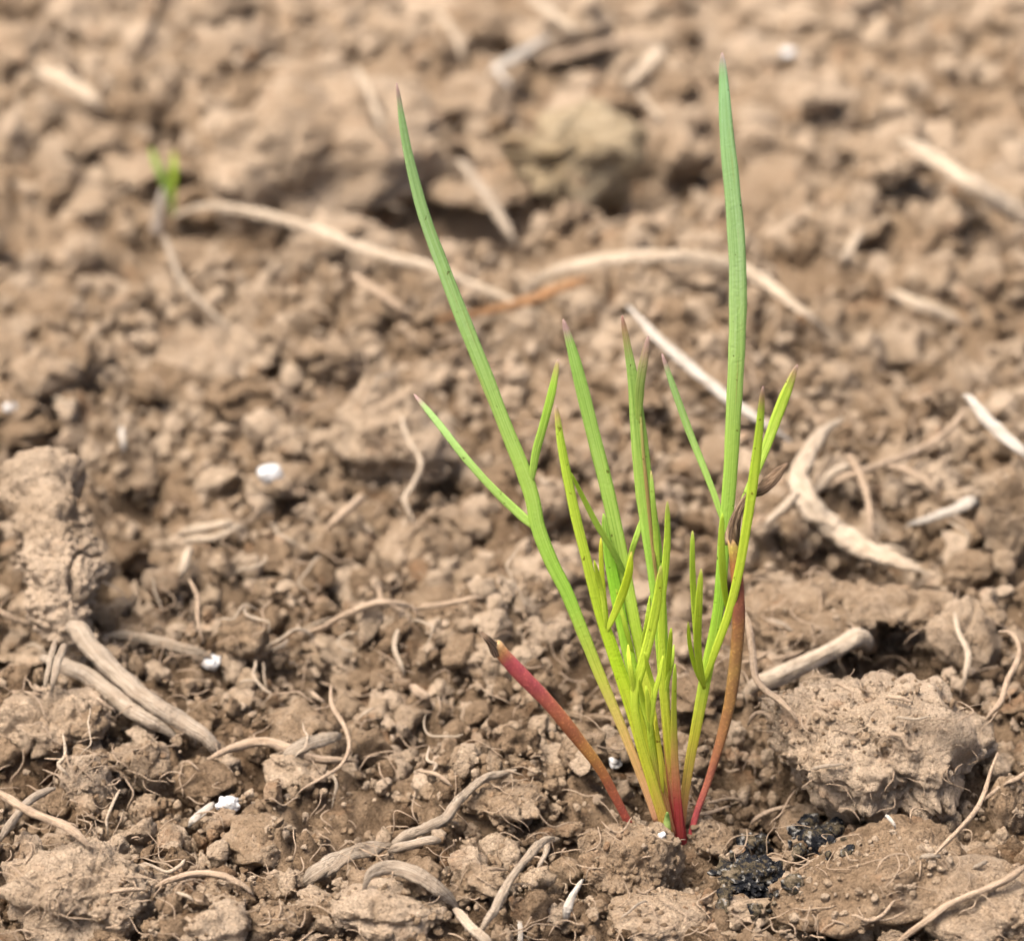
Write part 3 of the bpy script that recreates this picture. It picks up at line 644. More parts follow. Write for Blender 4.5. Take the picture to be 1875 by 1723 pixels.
litter('straw', 'blurred pale straw slanting behind the long right leaf', 'straw', 'the slanting straw', 'white', [(1148, 555), (1200, 615), (1260, 668), (1330, 728), (1400, 775), (1450, 808)], (12, 19, 18, 12), ST, flat=.45, lift=.06)
litter('straw', 'blurred grey straw arching across the middle behind the right leaf', 'straw', 'the arching straw', 'pale', [(955, 522), (1030, 492), (1120, 475), (1220, 470), (1320, 480), (1400, 515), (1455, 560), (1520, 595)], (20, 27, 26, 25, 22, 12), ST, flat=.4, lift=.4)
litter('leaf_strip', 'orange dry leaf strip left of the arching straw', 'dry leaf', 'the orange leaf strip', 'orange', [(800, 583), (870, 574), (950, 556), (1020, 530), (1090, 505)], (10, 16, 20, 16), ST, flat=.35, lift=.1)
litter('straw', 'long blurred pale straw running from the small seedling to the right', 'straw', 'the long blurred straw', 'pale', [(320, 388), (380, 378), (460, 390), (560, 415), (680, 460), (790, 490), (900, 535), (1005, 578)], (16, 20, 20, 19, 14, 8), ST, flat=.45, lift=.12)
litter('thick_stub', 'thick pale stalk stub entering from the right edge in the background', 'stalk', 'the thick stub', 'pale', [(1645, 250), (1710, 290), (1790, 345), (1900, 412)], (24, 36, 40), ST, flat=.6, lift=.6, bury=.2)
litter('straw', 'white pointed straw at the right edge above the white husk', 'straw', 'the white pointed straw', 'white', [(1765, 715), (1805, 765), (1845, 805), (1890, 840)], (16, 24, 20), ST, flat=.6, lift=.15)
litter('thin_root', 'bent tan root linking the white pointed straw and the curved root', 'root', None, 'tan', [(1775, 735), (1735, 790), (1670, 830), (1600, 855), (1520, 885)], (13, 14, 14), RT, flat=1, lift=.15,
       parts=[('side_root', [(1620, 850), (1680, 870), (1722, 905)], (13, 11), dict(lift=.12))])
litter('husk', 'white tapered husk lying left of the right edge block', 'husk', 'the white husk', 'white', [(1655, 962), (1700, 950), (1750, 932), (1790, 912)], (7, 18, 24), None, flat=.5, taper=(.2, .7), lift=.12)
litter('thin_root', 'vertical tan rootlet hanging inside the bow of the curved root', 'root', None, 'tan', [(1548, 825), (1575, 870), (1590, 920), (1596, 995)], (14, 13, 11), RT, flat=1, lift=.2)
litter('straw', 'grey straw dipping into the dark hollow of the background', 'straw', None, 'grey', [(835, 285), (885, 350), (945, 445)], (20, 22, 16), ST, flat=.6, lift=.15)
litter('straw', 'faint grey straw below the small background seedling', 'straw', None, 'grey', [(300, 425), (330, 510), (375, 560), (425, 605)], (12, 12, 8), ST, flat=.6, lift=.03)
litter('straw', 'bright blurred straw pieces crossing at top centre of the picture', 'straw', 'the bright crossing straws', 'white', [(895, 130), (945, 105), (1010, 65)], (12, 20, 12), ST, flat=.4, lift=.15)
litter('straw', 'orange tan blurred straw at top centre pointing right', 'straw', None, 'tan', [(990, 115), (1080, 88), (1170, 74)], (18, 22, 18), ST, flat=.6, lift=.2)
litter('straw', 'short blurred straw end slanting above the mossy lump', 'straw', None, 'pale', [(1142, 165), (1180, 125), (1215, 85)], (20, 26, 28), ST, flat=.6, lift=.2)
litter('straw', 'blurred straw leaving the top edge at centre', 'straw', None, 'pale', [(960, -10), (1010, 25), (1060, 62)], (18, 18), ST, flat=.6, lift=.2)
litter('straw', 'thick pale blurred straw at upper left of the picture', 'straw', None, 'pale', [(65, 130), (120, 150), (190, 195)], (30, 30, 22), ST, flat=.6, lift=.2)
litter('straw', 'faint pale straw lying behind the orange tan lump', 'straw', None, 'tan', [(640, 500), (700, 540), (745, 570)], (14, 14), ST, flat=.6, lift=.1)
litter('straw', 'thin pale straw sliver at top centre under the bright crossing straws', 'straw', None, 'white', [(905, 108), (915, 135), (935, 160)], (12, 12), ST, flat=.5, lift=.25)
litter('straw', 'bent pale straw lying left of the bright crossing straws', 'straw', None, 'pale', [(800, 20), (830, 60), (850, 110)], (12, 12), ST, flat=.6, lift=.2)
litter('straw', 'thin pale straw right of the mossy lump in the background', 'straw', None, 'pale', [(1165, 165), (1190, 195), (1212, 225)], (12, 12), ST, flat=.6, lift=.25)
litter('straw', 'thin curved straw on the right slope of the background mound', 'straw', None, 'pale', [(650, 120), (680, 180), (700, 240)], (14, 12), ST, flat=.6, lift=.2)
litter('stick', 'short tan stick planted in the stick clod', 'stick', 'the short tan stick', 'tan', [(668, 905), (638, 932), (600, 968)], (17, 17, 15), ST, flat=1, lift=.15)
litter('stalk_bits', 'pile of short pale stalk bits right of the caked root crown', 'stalk', 'the stalk bits', 'pale', [(328, 975), (370, 968), (430, 955)], (14, 18, 14), ST, flat=.8, lift=.15,
       parts=[('stalk_bit', [(335, 990), (385, 985), (445, 962)], (14, 14), dict(lift=.1)), ('stalk_bit', [(350, 1000), (340, 1025), (332, 1055)], (14, 17, 13), dict(lift=.12))])
litter('thin_root', 'thin root trailing down below the pale stalk bits', 'root', None, 'tan', [(345, 1055), (362, 1095), (362, 1135), (372, 1172)], (8, 8, 7), RT, flat=1, lift=.1)
litter('straw', 'tiny white upright straw at left above the caked root crown', 'straw', None, 'white', [(222, 778), (226, 822)], (9, 12), ST, flat=.7, lift=.15)
litter('straw', 'flat pale straw in the background below the blurred brown ball', 'straw', None, 'pale', [(1625, 535), (1690, 560), (1765, 590)], (20, 22, 16), ST, flat=.4, lift=.2)
litter('straw', 'blurred short stalk beside the long right leaf in background', 'straw', None, 'pale', [(1545, 478), (1560, 450), (1580, 420)], (16, 18), ST, flat=.7, lift=.15)
litter('curved_root', 'pale vertical root curve draped over the orange tan lump', 'root', None, 'pale', [(735, 755), (745, 800), (770, 845), (758, 885), (740, 915), (760, 955)], (8, 10, 9), RT, flat=1, lift=.1)
litter('thin_root', 'rootlet looping over the soil just left of the caked root crown', 'root', None, 'tan', [(-10, 1115), (30, 1135), (70, 1138), (92, 1115)], (11, 10), RT, flat=1, lift=.1)
litter('thin_root', 'grey brown root crossing under the left edge root', 'root', None, 'grey', [(0, 1535), (25, 1500), (55, 1465), (100, 1440)], (16, 14), RT, flat=.9, lift=.03)
litter('thin_root', 'hair-thin white rootlet on the soil below round soil ball', 'root', None, 'pale', [(222, 1440), (205, 1475), (196, 1500), (197, 1525)], (6, 6, 5), RT, flat=1, lift=.12)
litter('flat_stalk', 'translucent grey stalk scrap beside the pellet left of centre bottom', 'stalk', None, 'white', [(345, 1508), (370, 1488), (395, 1468)], (12, 16, 12), ST, flat=.3, lift=.08)
litter('thin_root', 'branching rootlet on the face of the smooth sloping slab', 'root', None, 'tan', [(1560, 1672), (1590, 1685), (1615, 1675), (1640, 1645)], (6, 7, 6), RT, flat=1, lift=.05)
litter('thin_root', 'curved rootlet looping at the left foot of the large clod', 'root', None, 'tan', [(1370, 1322), (1385, 1305), (1405, 1308), (1420, 1325)], (8, 7), RT, flat=1, lift=.08)
litter('straw', 'thin brown straw at the base right of the red stem', 'straw', None, 'tan', [(1268, 1492), (1305, 1486), (1338, 1474)], (6, 7, 5), ST, flat=1, lift=.05)
litter('straw', 'thin tan straw between the stem foot lump and large clod', 'straw', None, 'tan', [(1375, 1505), (1410, 1485), (1450, 1474)], (9, 8), ST, flat=1, lift=.05)
litter('thin_root', 'white rootlet tip poking up between slab and large clod', 'root', None, 'white', [(1622, 1492), (1632, 1502), (1640, 1514)], (9, 6), RT, flat=1, lift=.06)
litter('straw', 'upright pale straw splinter at bottom edge under the forked twig', 'straw', None, 'white', [(952, 1725), (953, 1700), (950, 1685)], (11, 8), ST, flat=.7, taper=(1, .3), lift=.1)
litter('flat_stalk', 'grey stalk fragment lying in the hollow above the rust brown root', 'stalk', None, 'grey', [(520, 1378), (570, 1360), (625, 1345)], (22, 28, 20), ST, flat=.35)
litter('twig_piece', 'small tan twig chip in the dark hollow above centre', 'twig', None, 'tan', [(752, 1255), (785, 1280)], (16, 15), ST, flat=.7, lift=.1)

# small straw splinters, each its own object
for k in range(60):
    u, v = R.uniform(20, 1855), R.uniform(60, 1700)
    if abs(u - BU) < 80 and v > 1380: continue
    sc = 0.45 + 0.55 * v / 1723; L = R.uniform(30, 95) * sc; a = R.uniform(-0.9, 0.9) + (math.pi if R.rand() < .5 else 0)
    m = (u + 0.5 * L * math.cos(a) + R.uniform(-8, 8), v + 0.35 * L * math.sin(a) + R.uniform(-8, 8))
    e = (u + L * math.cos(a), v + 0.7 * L * math.sin(a)); wd = R.uniform(5, 11) * sc
    V, F_, fib, P = litter_mesh([(u, v), m, e], (wd * .8, wd, wd * .6), flat=R.uniform(.4, 1), lift=R.uniform(0, .08), seed=k, seg=8, wob=4)
    c = ('pale', 'tan', 'grey', 'tan')[R.randint(4)]
    o = obj('straw_splinter', V, F_, M_straw[c], base=P[7], attrs={'fib': ('FLOAT_VECTOR', fib)})
    AUTO.append((o, m[0], m[1], L, {'pale': .2, 'tan': .08, 'grey': -.05}[c], 'straw splinter'))

# winding rootlets, each its own object
for k in range(46):
    u, v = ((R.uniform(430, 1000), R.uniform(980, 1450)), (R.uniform(1330, 1860), R.uniform(700, 1400)), (R.uniform(20, 600), R.uniform(1000, 1700)), (R.uniform(200, 1700), R.uniform(520, 900)))[k % 4]
    if abs(u - BU) < 80 and v > 1380: continue
    sc = 0.4 + 0.6 * v / 1723; a = R.uniform(0, 6.28); pts = [(u, v)]
    for q_ in range(R.randint(3, 6)):
        a += R.normal() * .7; st_ = R.uniform(18, 42) * sc; pts.append((pts[-1][0] + st_ * math.cos(a), pts[-1][1] + .8 * st_ * math.sin(a)))
    wd = R.uniform(4, 9) * sc
    V, F_, fib, P = litter_mesh(pts, (wd, wd * .9, wd * .5), flat=1, lift=R.uniform(.03, .12), seed=k + 200, seg=8, wob=4, sm=5)
    c = ('pale', 'tan')[k % 2]
    o = obj('thin_root', V, F_, M_straw[c], base=P[len(P) // 2], attrs={'fib': ('FLOAT_VECTOR', fib)})
    AUTO.append((o, *np.mean(pts, 0), 60, {'pale': .2, 'tan': .08}[c], 'winding rootlet'))

# hair roots: nobody could count them
hv, hf, hb, nh = [], [], [], 0
for k in range(820):
    if k < 50: u, v = 160 + R.normal() * 60, 1430 + R.normal() * 60
    elif k < 72: u, v = 1620 + R.normal() * 130, 1380 + R.normal() * 80
    elif k < 110: u, v = 150 + R.normal() * 90, 1620 + R.normal() * 60
    else: u, v = R.uniform(0, 1875), 1720 - 1100 * R.rand() ** 1.3
    L = R.uniform(16, 95); a = R.uniform(0, 6.28); b_ = a + R.normal() * .9
    pts = [(u, v), (u + L * .5 * math.cos(a), v + L * .4 * math.sin(a)), (u + L * .5 * (math.cos(a) + math.cos(b_)), v + L * .4 * (math.sin(a) + math.sin(b_)))]
    V, F_, fib, P = litter_mesh(pts, R.uniform(1.5, 3.8), flat=1, lift=R.uniform(.0, .09), seed=k, seg=5, wob=7, sm=4, rough=0)
    hv.append(V); hf.append(F_ + nh); hb.append(fib); nh += len(V)
tag(obj('hair_roots', np.concatenate(hv), np.concatenate(hf), M_straw['tan'], attrs={'fib': ('FLOAT_VECTOR', np.concatenate(hb))}), 'fine tan root hairs strewn over clods and soil', 'root hairs', kind='stuff')

# ------------------------------------------------------------------ white pellets and black crusts
def small_lump(name, label, cat, group, land, u, v, wp, hp, mat, seed, s=4, kind='smooth', amp=0.05, freq=9):
    d = float(depth_at(np.array([[u, v]]))[0]); c = CAM + rays([(u, v)])[0] * (d - 0.05 * wp * d / FPX)
    p, f, n, o_ = lump(s, seed, kind); p = p * [wp / 2 * d / FPX, wp * .45 * d / FPX, hp / 2 * d / FPX]
    p = p + n * (amp * (0.5 - worley(p * freq + o_)) + amp * .6 * perlin(p * freq * 2.5))[:, None]
    P = p + c
    if name == 'black_crust':
        P = (p * [.85, .8, .55]) + c; vs, fs, m = [P], [f], len(P)
        for k in range(30):
            a_, q_ = R.uniform(0, 6.28), R.rand() ** .6; pu, pv = u + wp * .58 * q_ * math.cos(a_), v + hp * .58 * q_ * math.sin(a_)
            dd = float(depth_at(np.array([[pu, pv]]))[0]); tp, tf = TEM[3][R.randint(16)]; d_ = R.uniform(.05, .2)
            vs.append((tp @ rotm(R).T) * d_ / 2 + CAM + rays([(pu, pv)])[0] * (dd - .02)); fs.append(tf + m); m += len(tp)
        P = np.concatenate(vs); f = np.concatenate(fs)
    o = obj(name, P, f, mat, base=(c[0], c[1], P[:, 2].min())); tag(o, label, cat, group); LAND.append((land, u, v, wp)); return o
PG = 'white pellets on the soil'
small_lump('white_pellet', 'bright white pellet, largest of all, beside the pale round clod', 'pellet', PG, 'the largest white pellet', 493, 868, 46, 34, M_pellet, 71, amp=.02)
small_lump('white_pellet', 'white pellet right of the grey flattened stalk by the woody root', 'pellet', PG, 'the pellet by the flat stalk', 386, 1211, 38, 28, M_pellet, 72, amp=.02)
small_lump('white_pellet', 'chalky white pellet at the end of the translucent stalk scrap', 'pellet', PG, 'the chalky pellet', 418, 1474, 40, 34, M_pellet, 73, amp=.04)
small_lump('white_pellet', 'small crumbly white pellet just left of the yellow stem bundle', 'pellet', PG, 'the pellet by the stems', 1128, 1396, 26, 24, M_pellet, 74, amp=.03)
small_lump('white_pellet', 'blurred white pellet at the left edge', 'pellet', PG, 'the left edge pellet', 18, 746, 24, 18, M_pellet, 75, amp=.02)
small_lump('white_pellet', 'blurred white pellet at top right behind the long right leaf', 'pellet', PG, 'the far pellet', 1443, 98, 26, 17, M_pellet, 76, amp=.02)
small_lump('white_pellet', 'white crumb lying on top of the cracked clod by the stem', 'pellet', PG, 'the crumb on the cracked clod', 1212, 1528, 16, 11, M_pellet, 77, amp=.02)
small_lump('black_crust', 'blue black charred crust with white grains right of the stem foot', 'crust', None, 'the black crust', 1378, 1608, 135, 120, M_char, 81, 6, 'rough', .10, 8)
small_lump('black_crust', 'smaller black crust tucked between large clod and sloping slab', 'crust', None, 'the smaller black crust', 1500, 1538, 105, 66, M_char, 82, 5, 'rough', .09, 8)

# ------------------------------------------------------------------ the seedling
PLANT = empty('seedling', (0, 0, 0))
tag(PLANT, 'bright green seedling with narrow forked leaves and red stem base', 'seedling')
def to3d(pts):
    """pts: (u, v, yoff): the pixel's ray where it crosses the upright plane y = yoff (cm behind the stem foot)"""
    P = np.array(pts, float); r = rays(P[:, :2]); t = (P[:, 2] - CAM[1]) / r[:, 1]
    return CAM + t[:, None] * r, t
def grad(tt, stops):
    t = np.array([s[0] for s in stops]); c = np.array([s[1] for s in stops])
    return np.stack([np.interp(tt, t, c[:, k]) for k in range(3)] + [np.ones_like(tt)], 1)
TIP = (0.36, 0.24, 0.20); BLUE = (0.28, 0.435, 0.135); GRN = (0.33, 0.485, 0.085); YG = (0.42, 0.57, 0.055); LIME = (0.48, 0.60, 0.05)
YEL = (0.56, 0.56, 0.05); ORA = (0.58, 0.32, 0.10); PINK = (0.52, 0.20, 0.115); RED = (0.40, 0.06, 0.05)
CURVE = {}
def blade(name, parent, pts, w, y0, y1, cols, thick=0.42, mat=None, seg=14, groove=0.35, seed=0, rough=0.04, label=None, tw=0.25, taper_tip=True):
    """pts from tip to foot; y0, y1: depth offset of tip and foot; w: widths in px at equal steps"""
    P2 = np.array(pts, float); L = np.linalg.norm(np.diff(P2, axis=0), axis=1).sum(); n = int(np.clip(L / 9, 16, 120))
    q = catmull(P2, n); s = np.linspace(0, 1, n)
    pc = CURVE.get(parent.name) if parent is not None else None
    if pc is not None and name != 'midrib':
        y1 = float(pc[1][np.argmin(np.hypot(*(pc[0] - q[-1]).T))])
    yo = y0 + (y1 - y0) * s + 0.05 * np.sin(s * 5 + seed) * (1 - s)
    if name == 'midrib': yo = np.array([pc[1][np.argmin(np.hypot(*(pc[0] - k_).T))] for k_ in q]) - 0.030
    P, t = to3d(np.column_stack([q, yo]))
    wp = np.interp(s, np.linspace(0, 1, len(w)), w) * (0.9 if name == 'leaf_lobe' else 1)
    if taper_tip: wp = wp * np.clip(0.30 + 0.70 * np.sqrt(np.minimum(1, s * L / (2.2 * max(w[0], 10)))), 0, 1)
    if name == 'leaf_lobe': wp = wp * np.clip(0.55 + 0.45 * (1 - s) / .12, 0, 1)
    hw_ = wp / 2 * t / FPX
    sw = 1 + 0.05 * perlin(np.stack([s * L / 60, s * 0 + seed, s * 0], 1))
    V, F_, fib, tt = tube(P, hw_ * sw, hw_ * thick, seg, None, groove, rough, seed, 3.0, twist=tw * np.sin(s * 3 + seed * 1.3))
    Cc = grad(tt, cols)
    o = obj(name, V, quads_to_mesh(F_), mat or M_leaf, base=P[-1], parent=None, attrs={'fib': ('FLOAT_VECTOR', fib + np.array([seed * 2.3, seed, 0])), 'Col': ('FLOAT_COLOR', Cc)})
    if parent is not None:
        wl = o.location.copy(); o.parent = parent
        par = Vector((0, 0, 0)); pp = parent
        while pp is not None: par += pp.location; pp = pp.parent
        o.location = wl - par
    if label: o['label'] = label
    CURVE[o.name] = (q, yo)
    return o
# long left leaf with its two side lobes
A = blade('leaf', PLANT, [(726, 152), (745, 270), (775, 390), (815, 500), (850, 590), (890, 690), (925, 780), (958, 862), (975, 915), (985, 965), (1010, 1030), (1040, 1090), (1070, 1165), (1100, 1240), (1130, 1310), (1160, 1385), (1185, 1450), (1204, 1505)],
          (6, 15, 20, 23, 25, 27, 28, 27, 26, 28, 27, 26, 24, 22, 19, 17, 16, 15), 1.0, 0.0, [(0, TIP), (.012, TIP), (.04, (.24, .38, .14)), (.3, BLUE), (.52, GRN), (.70, (.30, .50, .06)), (.80, (.46, .50, .07)), (.90, (.62, .42, .15)), (1, (.62, .34, .18))], seed=1, label='longest leaf, leaning left, with a lobe on either side')
blade('leaf_lobe', A, [(758, 722), (800, 772), (850, 836), (900, 892), (950, 940), (987, 972)], (9, 15, 16, 17, 19, 21), .9, .55, [(0, TIP), (.04, TIP), (.1, BLUE), (1, GRN)], seed=2)
blade('leaf_lobe', A, [(1022, 658), (1011, 715), (996, 775), (981, 830), (973, 885)], (10, 17, 18, 17, 15), .45, .62, [(0, TIP), (.05, (.36, .30, .10)), (.2, (.30, .48, .05)), (1, GRN)], seed=3)
# long right leaf and its lobes
B = blade('leaf', PLANT, [(1322, 97), (1325, 150), (1331, 250), (1340, 340), (1349, 450), (1351, 550), (1349, 640), (1344, 740), (1339, 840), (1332, 930), (1325, 1000), (1319, 1080), (1310, 1150), (1292, 1240), (1276, 1325), (1262, 1400), (1251, 1480), (1247, 1530)],
          (9, 22, 28, 30, 32, 33, 32, 30, 28, 27, 25, 23, 21, 24, 23, 20, 17, 14), 1.2, 0.0, [(0, TIP), (.012, (.30, .28, .2)), (.03, (.24, .42, .17)), (.28, (.29, .44, .155)), (.5, GRN), (.7, (.31, .53, .05)), (.8, YG), (.87, (.56, .54, .05)), (.94, (.58, .40, .10)), (1, PINK)], thick=.36, seed=4, label='tallest upright broad leaf on the right')
blade('leaf_lobe', B, [(1212, 648), (1235, 715), (1262, 790), (1290, 860), (1310, 912), (1326, 965)], (8, 14, 16, 15, 13, 11), .9, .62, [(0, TIP), (.05, TIP), (.12, BLUE), (1, GRN)], seed=5)
blade('leaf_lobe', B, [(1460, 668), (1441, 715), (1420, 770), (1402, 820), (1384, 865), (1362, 915), (1336, 985)], (11, 23, 23, 19, 16, 12, 10), .9, .5, [(0, TIP), (.05, (.4, .3, .12)), (.15, YG), (1, GRN)], seed=6)
blade('leaf_lobe', B, [(1397, 708), (1390, 790), (1378, 890), (1366, 970), (1352, 1050), (1335, 1120), (1312, 1185), (1287, 1255)], (10, 17, 21, 20, 19, 18, 16, 15), -.1, .0, [(0, TIP), (.04, (.4, .3, .12)), (.09, YG), (.5, LIME), (1, LIME)], seed=7)
blade('leaf_lobe', B, [(1323, 940), (1321, 985), (1323, 1040), (1328, 1090), (1336, 1130)], (9, 14, 15, 13, 10), -.05, -.03, [(0, YG), (1, LIME)], seed=8)
blade('leaf_lobe', B, [(1284, 1042), (1280, 1100), (1277, 1170), (1282, 1225), (1290, 1262)], (9, 15, 17, 16, 14), -.25, -.02, [(0, (.42, .4, .12)), (.06, LIME), (1, LIME)], seed=9)
blade('leaf_lobe', B, [(1268, 972), (1268, 1040), (1271, 1110), (1276, 1185)], (9, 13, 13, 10), .2, .0, [(0, (.42, .4, .12)), (.06, YG), (1, LIME)], seed=10)
blade('leaf_lobe', B, [(1260, 1138), (1263, 1180), (1272, 1220), (1286, 1255)], (7, 9, 9, 8), -.1, -.02, [(0, (.42, .4, .12)), (.08, LIME), (1, LIME)], seed=11)
# leaves of the middle
D_ = blade('leaf', PLANT, [(1031, 585), (1050, 650), (1070, 730), (1090, 810), (1110, 890), (1130, 980), (1146, 1060), (1160, 1130), (1174, 1200), (1188, 1280), (1203, 1370), (1220, 1450), (1238, 1535)],
           (9, 22, 25, 26, 26, 26, 25, 22, 20, 19, 18, 16, 14), .9, .05, [(0, TIP), (.02, TIP), (.05, (.27, .44, .09)), (.4, GRN), (.6, YG), (.8, YEL), (1, ORA)], thick=.36, seed=12)
blade('leaf_lobe', D_, [(1046, 866), (1066, 908), (1094, 962), (1122, 1008), (1149, 1062)], (7, 11, 13, 13, 12), .2, .45, [(0, YG), (1, GRN)], seed=13)
blade('leaf_lobe', D_, [(1176, 945), (1168, 975), (1158, 1005), (1149, 1045)], (9, 12, 12, 11), .5, .45, [(0, GRN), (1, YG)], seed=14)
E = blade('leaf', PLANT, [(1018, 742), (1027, 810), (1040, 880), (1055, 950), (1070, 1010), (1085, 1070), (1101, 1130), (1119, 1182), (1137, 1235), (1160, 1300), (1180, 1370), (1200, 1440), (1222, 1520)],
          (9, 15, 18, 19, 19, 20, 22, 24, 27, 29, 29, 26, 22), .1, -.1, [(0, TIP), (.02, (.45, .36, .12)), (.06, YG), (.4, LIME), (.6, (.48, .66, .03)), (.78, (.56, .60, .05)), (.9, YEL), (1, ORA)], seed=15)
blade('leaf_lobe', E, [(1156, 1010), (1151, 1050), (1138, 1092), (1120, 1135), (1108, 1160)], (9, 17, 18, 15, 10), -.2, -.02, [(0, (.5, .4, .1)), (.08, (.52, .64, .03)), (1, LIME)], seed=16)
blade('leaf_lobe', E, [(1100, 985), (1101, 1030), (1104, 1075), (1110, 1130), (1112, 1165)], (8, 10, 11, 10, 8), .0, .0, [(0, YEL), (.3, (.52, .6, .04)), (1, LIME)], seed=17)
blade('leaf_lobe', E, [(1088, 1026), (1095, 1055), (1103, 1090), (1108, 1130), (1111, 1160)], (8, 10, 10, 9, 7), -.1, .0, [(0, LIME), (1, LIME)], seed=18)
G_ = blade('leaf', PLANT, [(1105, 940), (1114, 1010), (1129, 1090), (1145, 1170), (1160, 1235), (1178, 1310), (1200, 1400), (1226, 1510)],
           (9, 21, 23, 23, 21, 18, 16, 14), .5, 0.1, [(0, GRN), (.2, (.30, .58, .04)), (.6, YG), (.85, YEL), (1, ORA)], thick=.36, seed=19)
Fm = blade('leaf', PLANT, [(1139, 578), (1150, 640), (1160, 700), (1168, 780), (1176, 860), (1186, 940), (1196, 1010), (1204, 1080), (1210, 1150), (1214, 1230), (1220, 1320), (1229, 1420), (1242, 1545)],
           (8, 17, 26, 33, 36, 35, 31, 26, 21, 18, 18, 19, 19), .6, -.05, [(0, (.32, .16, .13)), (.03, (.34, .24, .11)), (.09, (.28, .42, .10)), (.3, GRN), (.5, (.30, .50, .06)), (.68, YG), (.78, (.54, .44, .09)), (.87, (.52, .22, .10)), (.94, RED), (1, RED)], thick=.34, groove=.5, seed=20, label='central broad leaf with two tips and a brown streak')
blade('leaf_lobe', Fm, [(1187, 616), (1180, 655), (1172, 705), (1168, 780)], (11, 19, 19, 13), .4, .38, [(0, TIP), (.2, (.33, .24, .14)), (.5, (.30, .40, .10)), (1, GRN)], seed=21)
blade('leaf_lobe', Fm, [(1192, 862), (1196, 920), (1201, 980), (1206, 1050)], (7, 11, 12, 9), .25, .25, [(0, (.4, .3, .12)), (.1, GRN), (1, YG)], seed=22)
blade('leaf_lobe', Fm, [(1229, 1150), (1226, 1190), (1222, 1235), (1219, 1290)], (9, 11, 10, 8), -.2, -.05, [(0, LIME), (1, LIME)], seed=23)
ms = blade('midrib', Fm, [(1172, 740), (1178, 830), (1186, 910), (1195, 1000), (1205, 1085), (1212, 1180)], (4, 6, 7, 7, 6, 4), .50, .30, [(0, (.30, .34, .08)), (.3, (.30, .21, .07)), (1, (.32, .24, .07))], thick=.35, seed=24, groove=0)
Hh_ = blade('leaf', PLANT, [(1222, 918), (1222, 980), (1218, 1040), (1212, 1100), (1212, 1180), (1216, 1270), (1226, 1380), (1243, 1510)], (8, 14, 15, 15, 15, 15, 16, 15), .1, -.05, [(0, (.4, .38, .12)), (.05, YG), (.5, LIME), (.75, YEL), (.9, PINK), (1, RED)], seed=25)
I_ = blade('leaf', PLANT, [(1210, 1036), (1203, 1100), (1190, 1165), (1175, 1220), (1162, 1275), (1170, 1340), (1196, 1430), (1228, 1530)], (9, 18, 19, 18, 16, 15, 15, 13), -.35, -.2, [(0, (.42, .4, .12)), (.05, LIME), (.5, LIME), (.75, (.56, .58, .05)), (1, ORA)], seed=26)
blade('leaf_lobe', I_, [(1150, 1180), (1152, 1210), (1157, 1240), (1163, 1275)], (8, 11, 12, 12), -.3, -.2, [(0, LIME), (1, LIME)], seed=27)
J_ = blade('leaf', PLANT, [(1214, 1200), (1207, 1238), (1199, 1268), (1193, 1302), (1191, 1345), (1206, 1430), (1233, 1528)], (6, 10, 12, 12, 13, 13, 12), -.32, -.16, [(0, LIME), (.5, LIME), (.8, ORA), (1, PINK)], seed=28)
blade('leaf_lobe', J_, [(1180, 1193), (1187, 1225), (1196, 1258), (1196, 1285)], (7, 10, 10, 8), -.35, -.2, [(0, LIME), (1, LIME)], seed=42)
blade('leaf_lobe', J_, [(1170, 1240), (1176, 1280), (1186, 1318), (1191, 1345)], (7, 10, 10, 8), -.38, -.2, [(0, LIME), (1, LIME)], seed=43)
blade('leaf_lobe', J_, [(1200, 1312), (1205, 1360), (1211, 1410), (1214, 1455)], (6, 9, 9, 7), -.34, -.2, [(0, YEL), (1, YEL)], seed=44)
blade('leaf', PLANT, [(1183, 1255), (1190, 1320), (1205, 1400), (1230, 1520)], (8, 12, 13, 12), -.3, -.12, [(0, LIME), (.5, (.54, .58, .04)), (.8, ORA), (1, PINK)], seed=29)
blade('leaf', PLANT, [(1236, 1215), (1234, 1300), (1236, 1400), (1246, 1540)], (7, 12, 15, 16), -.15, -.1, [(0, YG), (.35, (.5, .5, .06)), (.6, (.52, .26, .1)), (.8, RED), (1, RED)], seed=30)
blade('stem', PLANT, [(1240, 1430), (1242, 1480), (1247, 1530), (1252, 1580)], (8, 16, 22, 26), -.02, -.04, [(0, PINK), (.35, RED), (1, (.34, .05, .045))], thick=.8, seed=31, groove=0)
blade('bud', PLANT, [(1222, 1487), (1221, 1510), (1219, 1542)], (12, 16, 14), -.3, -.22, [(0, (.22, .34, .09)), (1, (.34, .36, .10))], thick=.7, seed=32, groove=0)
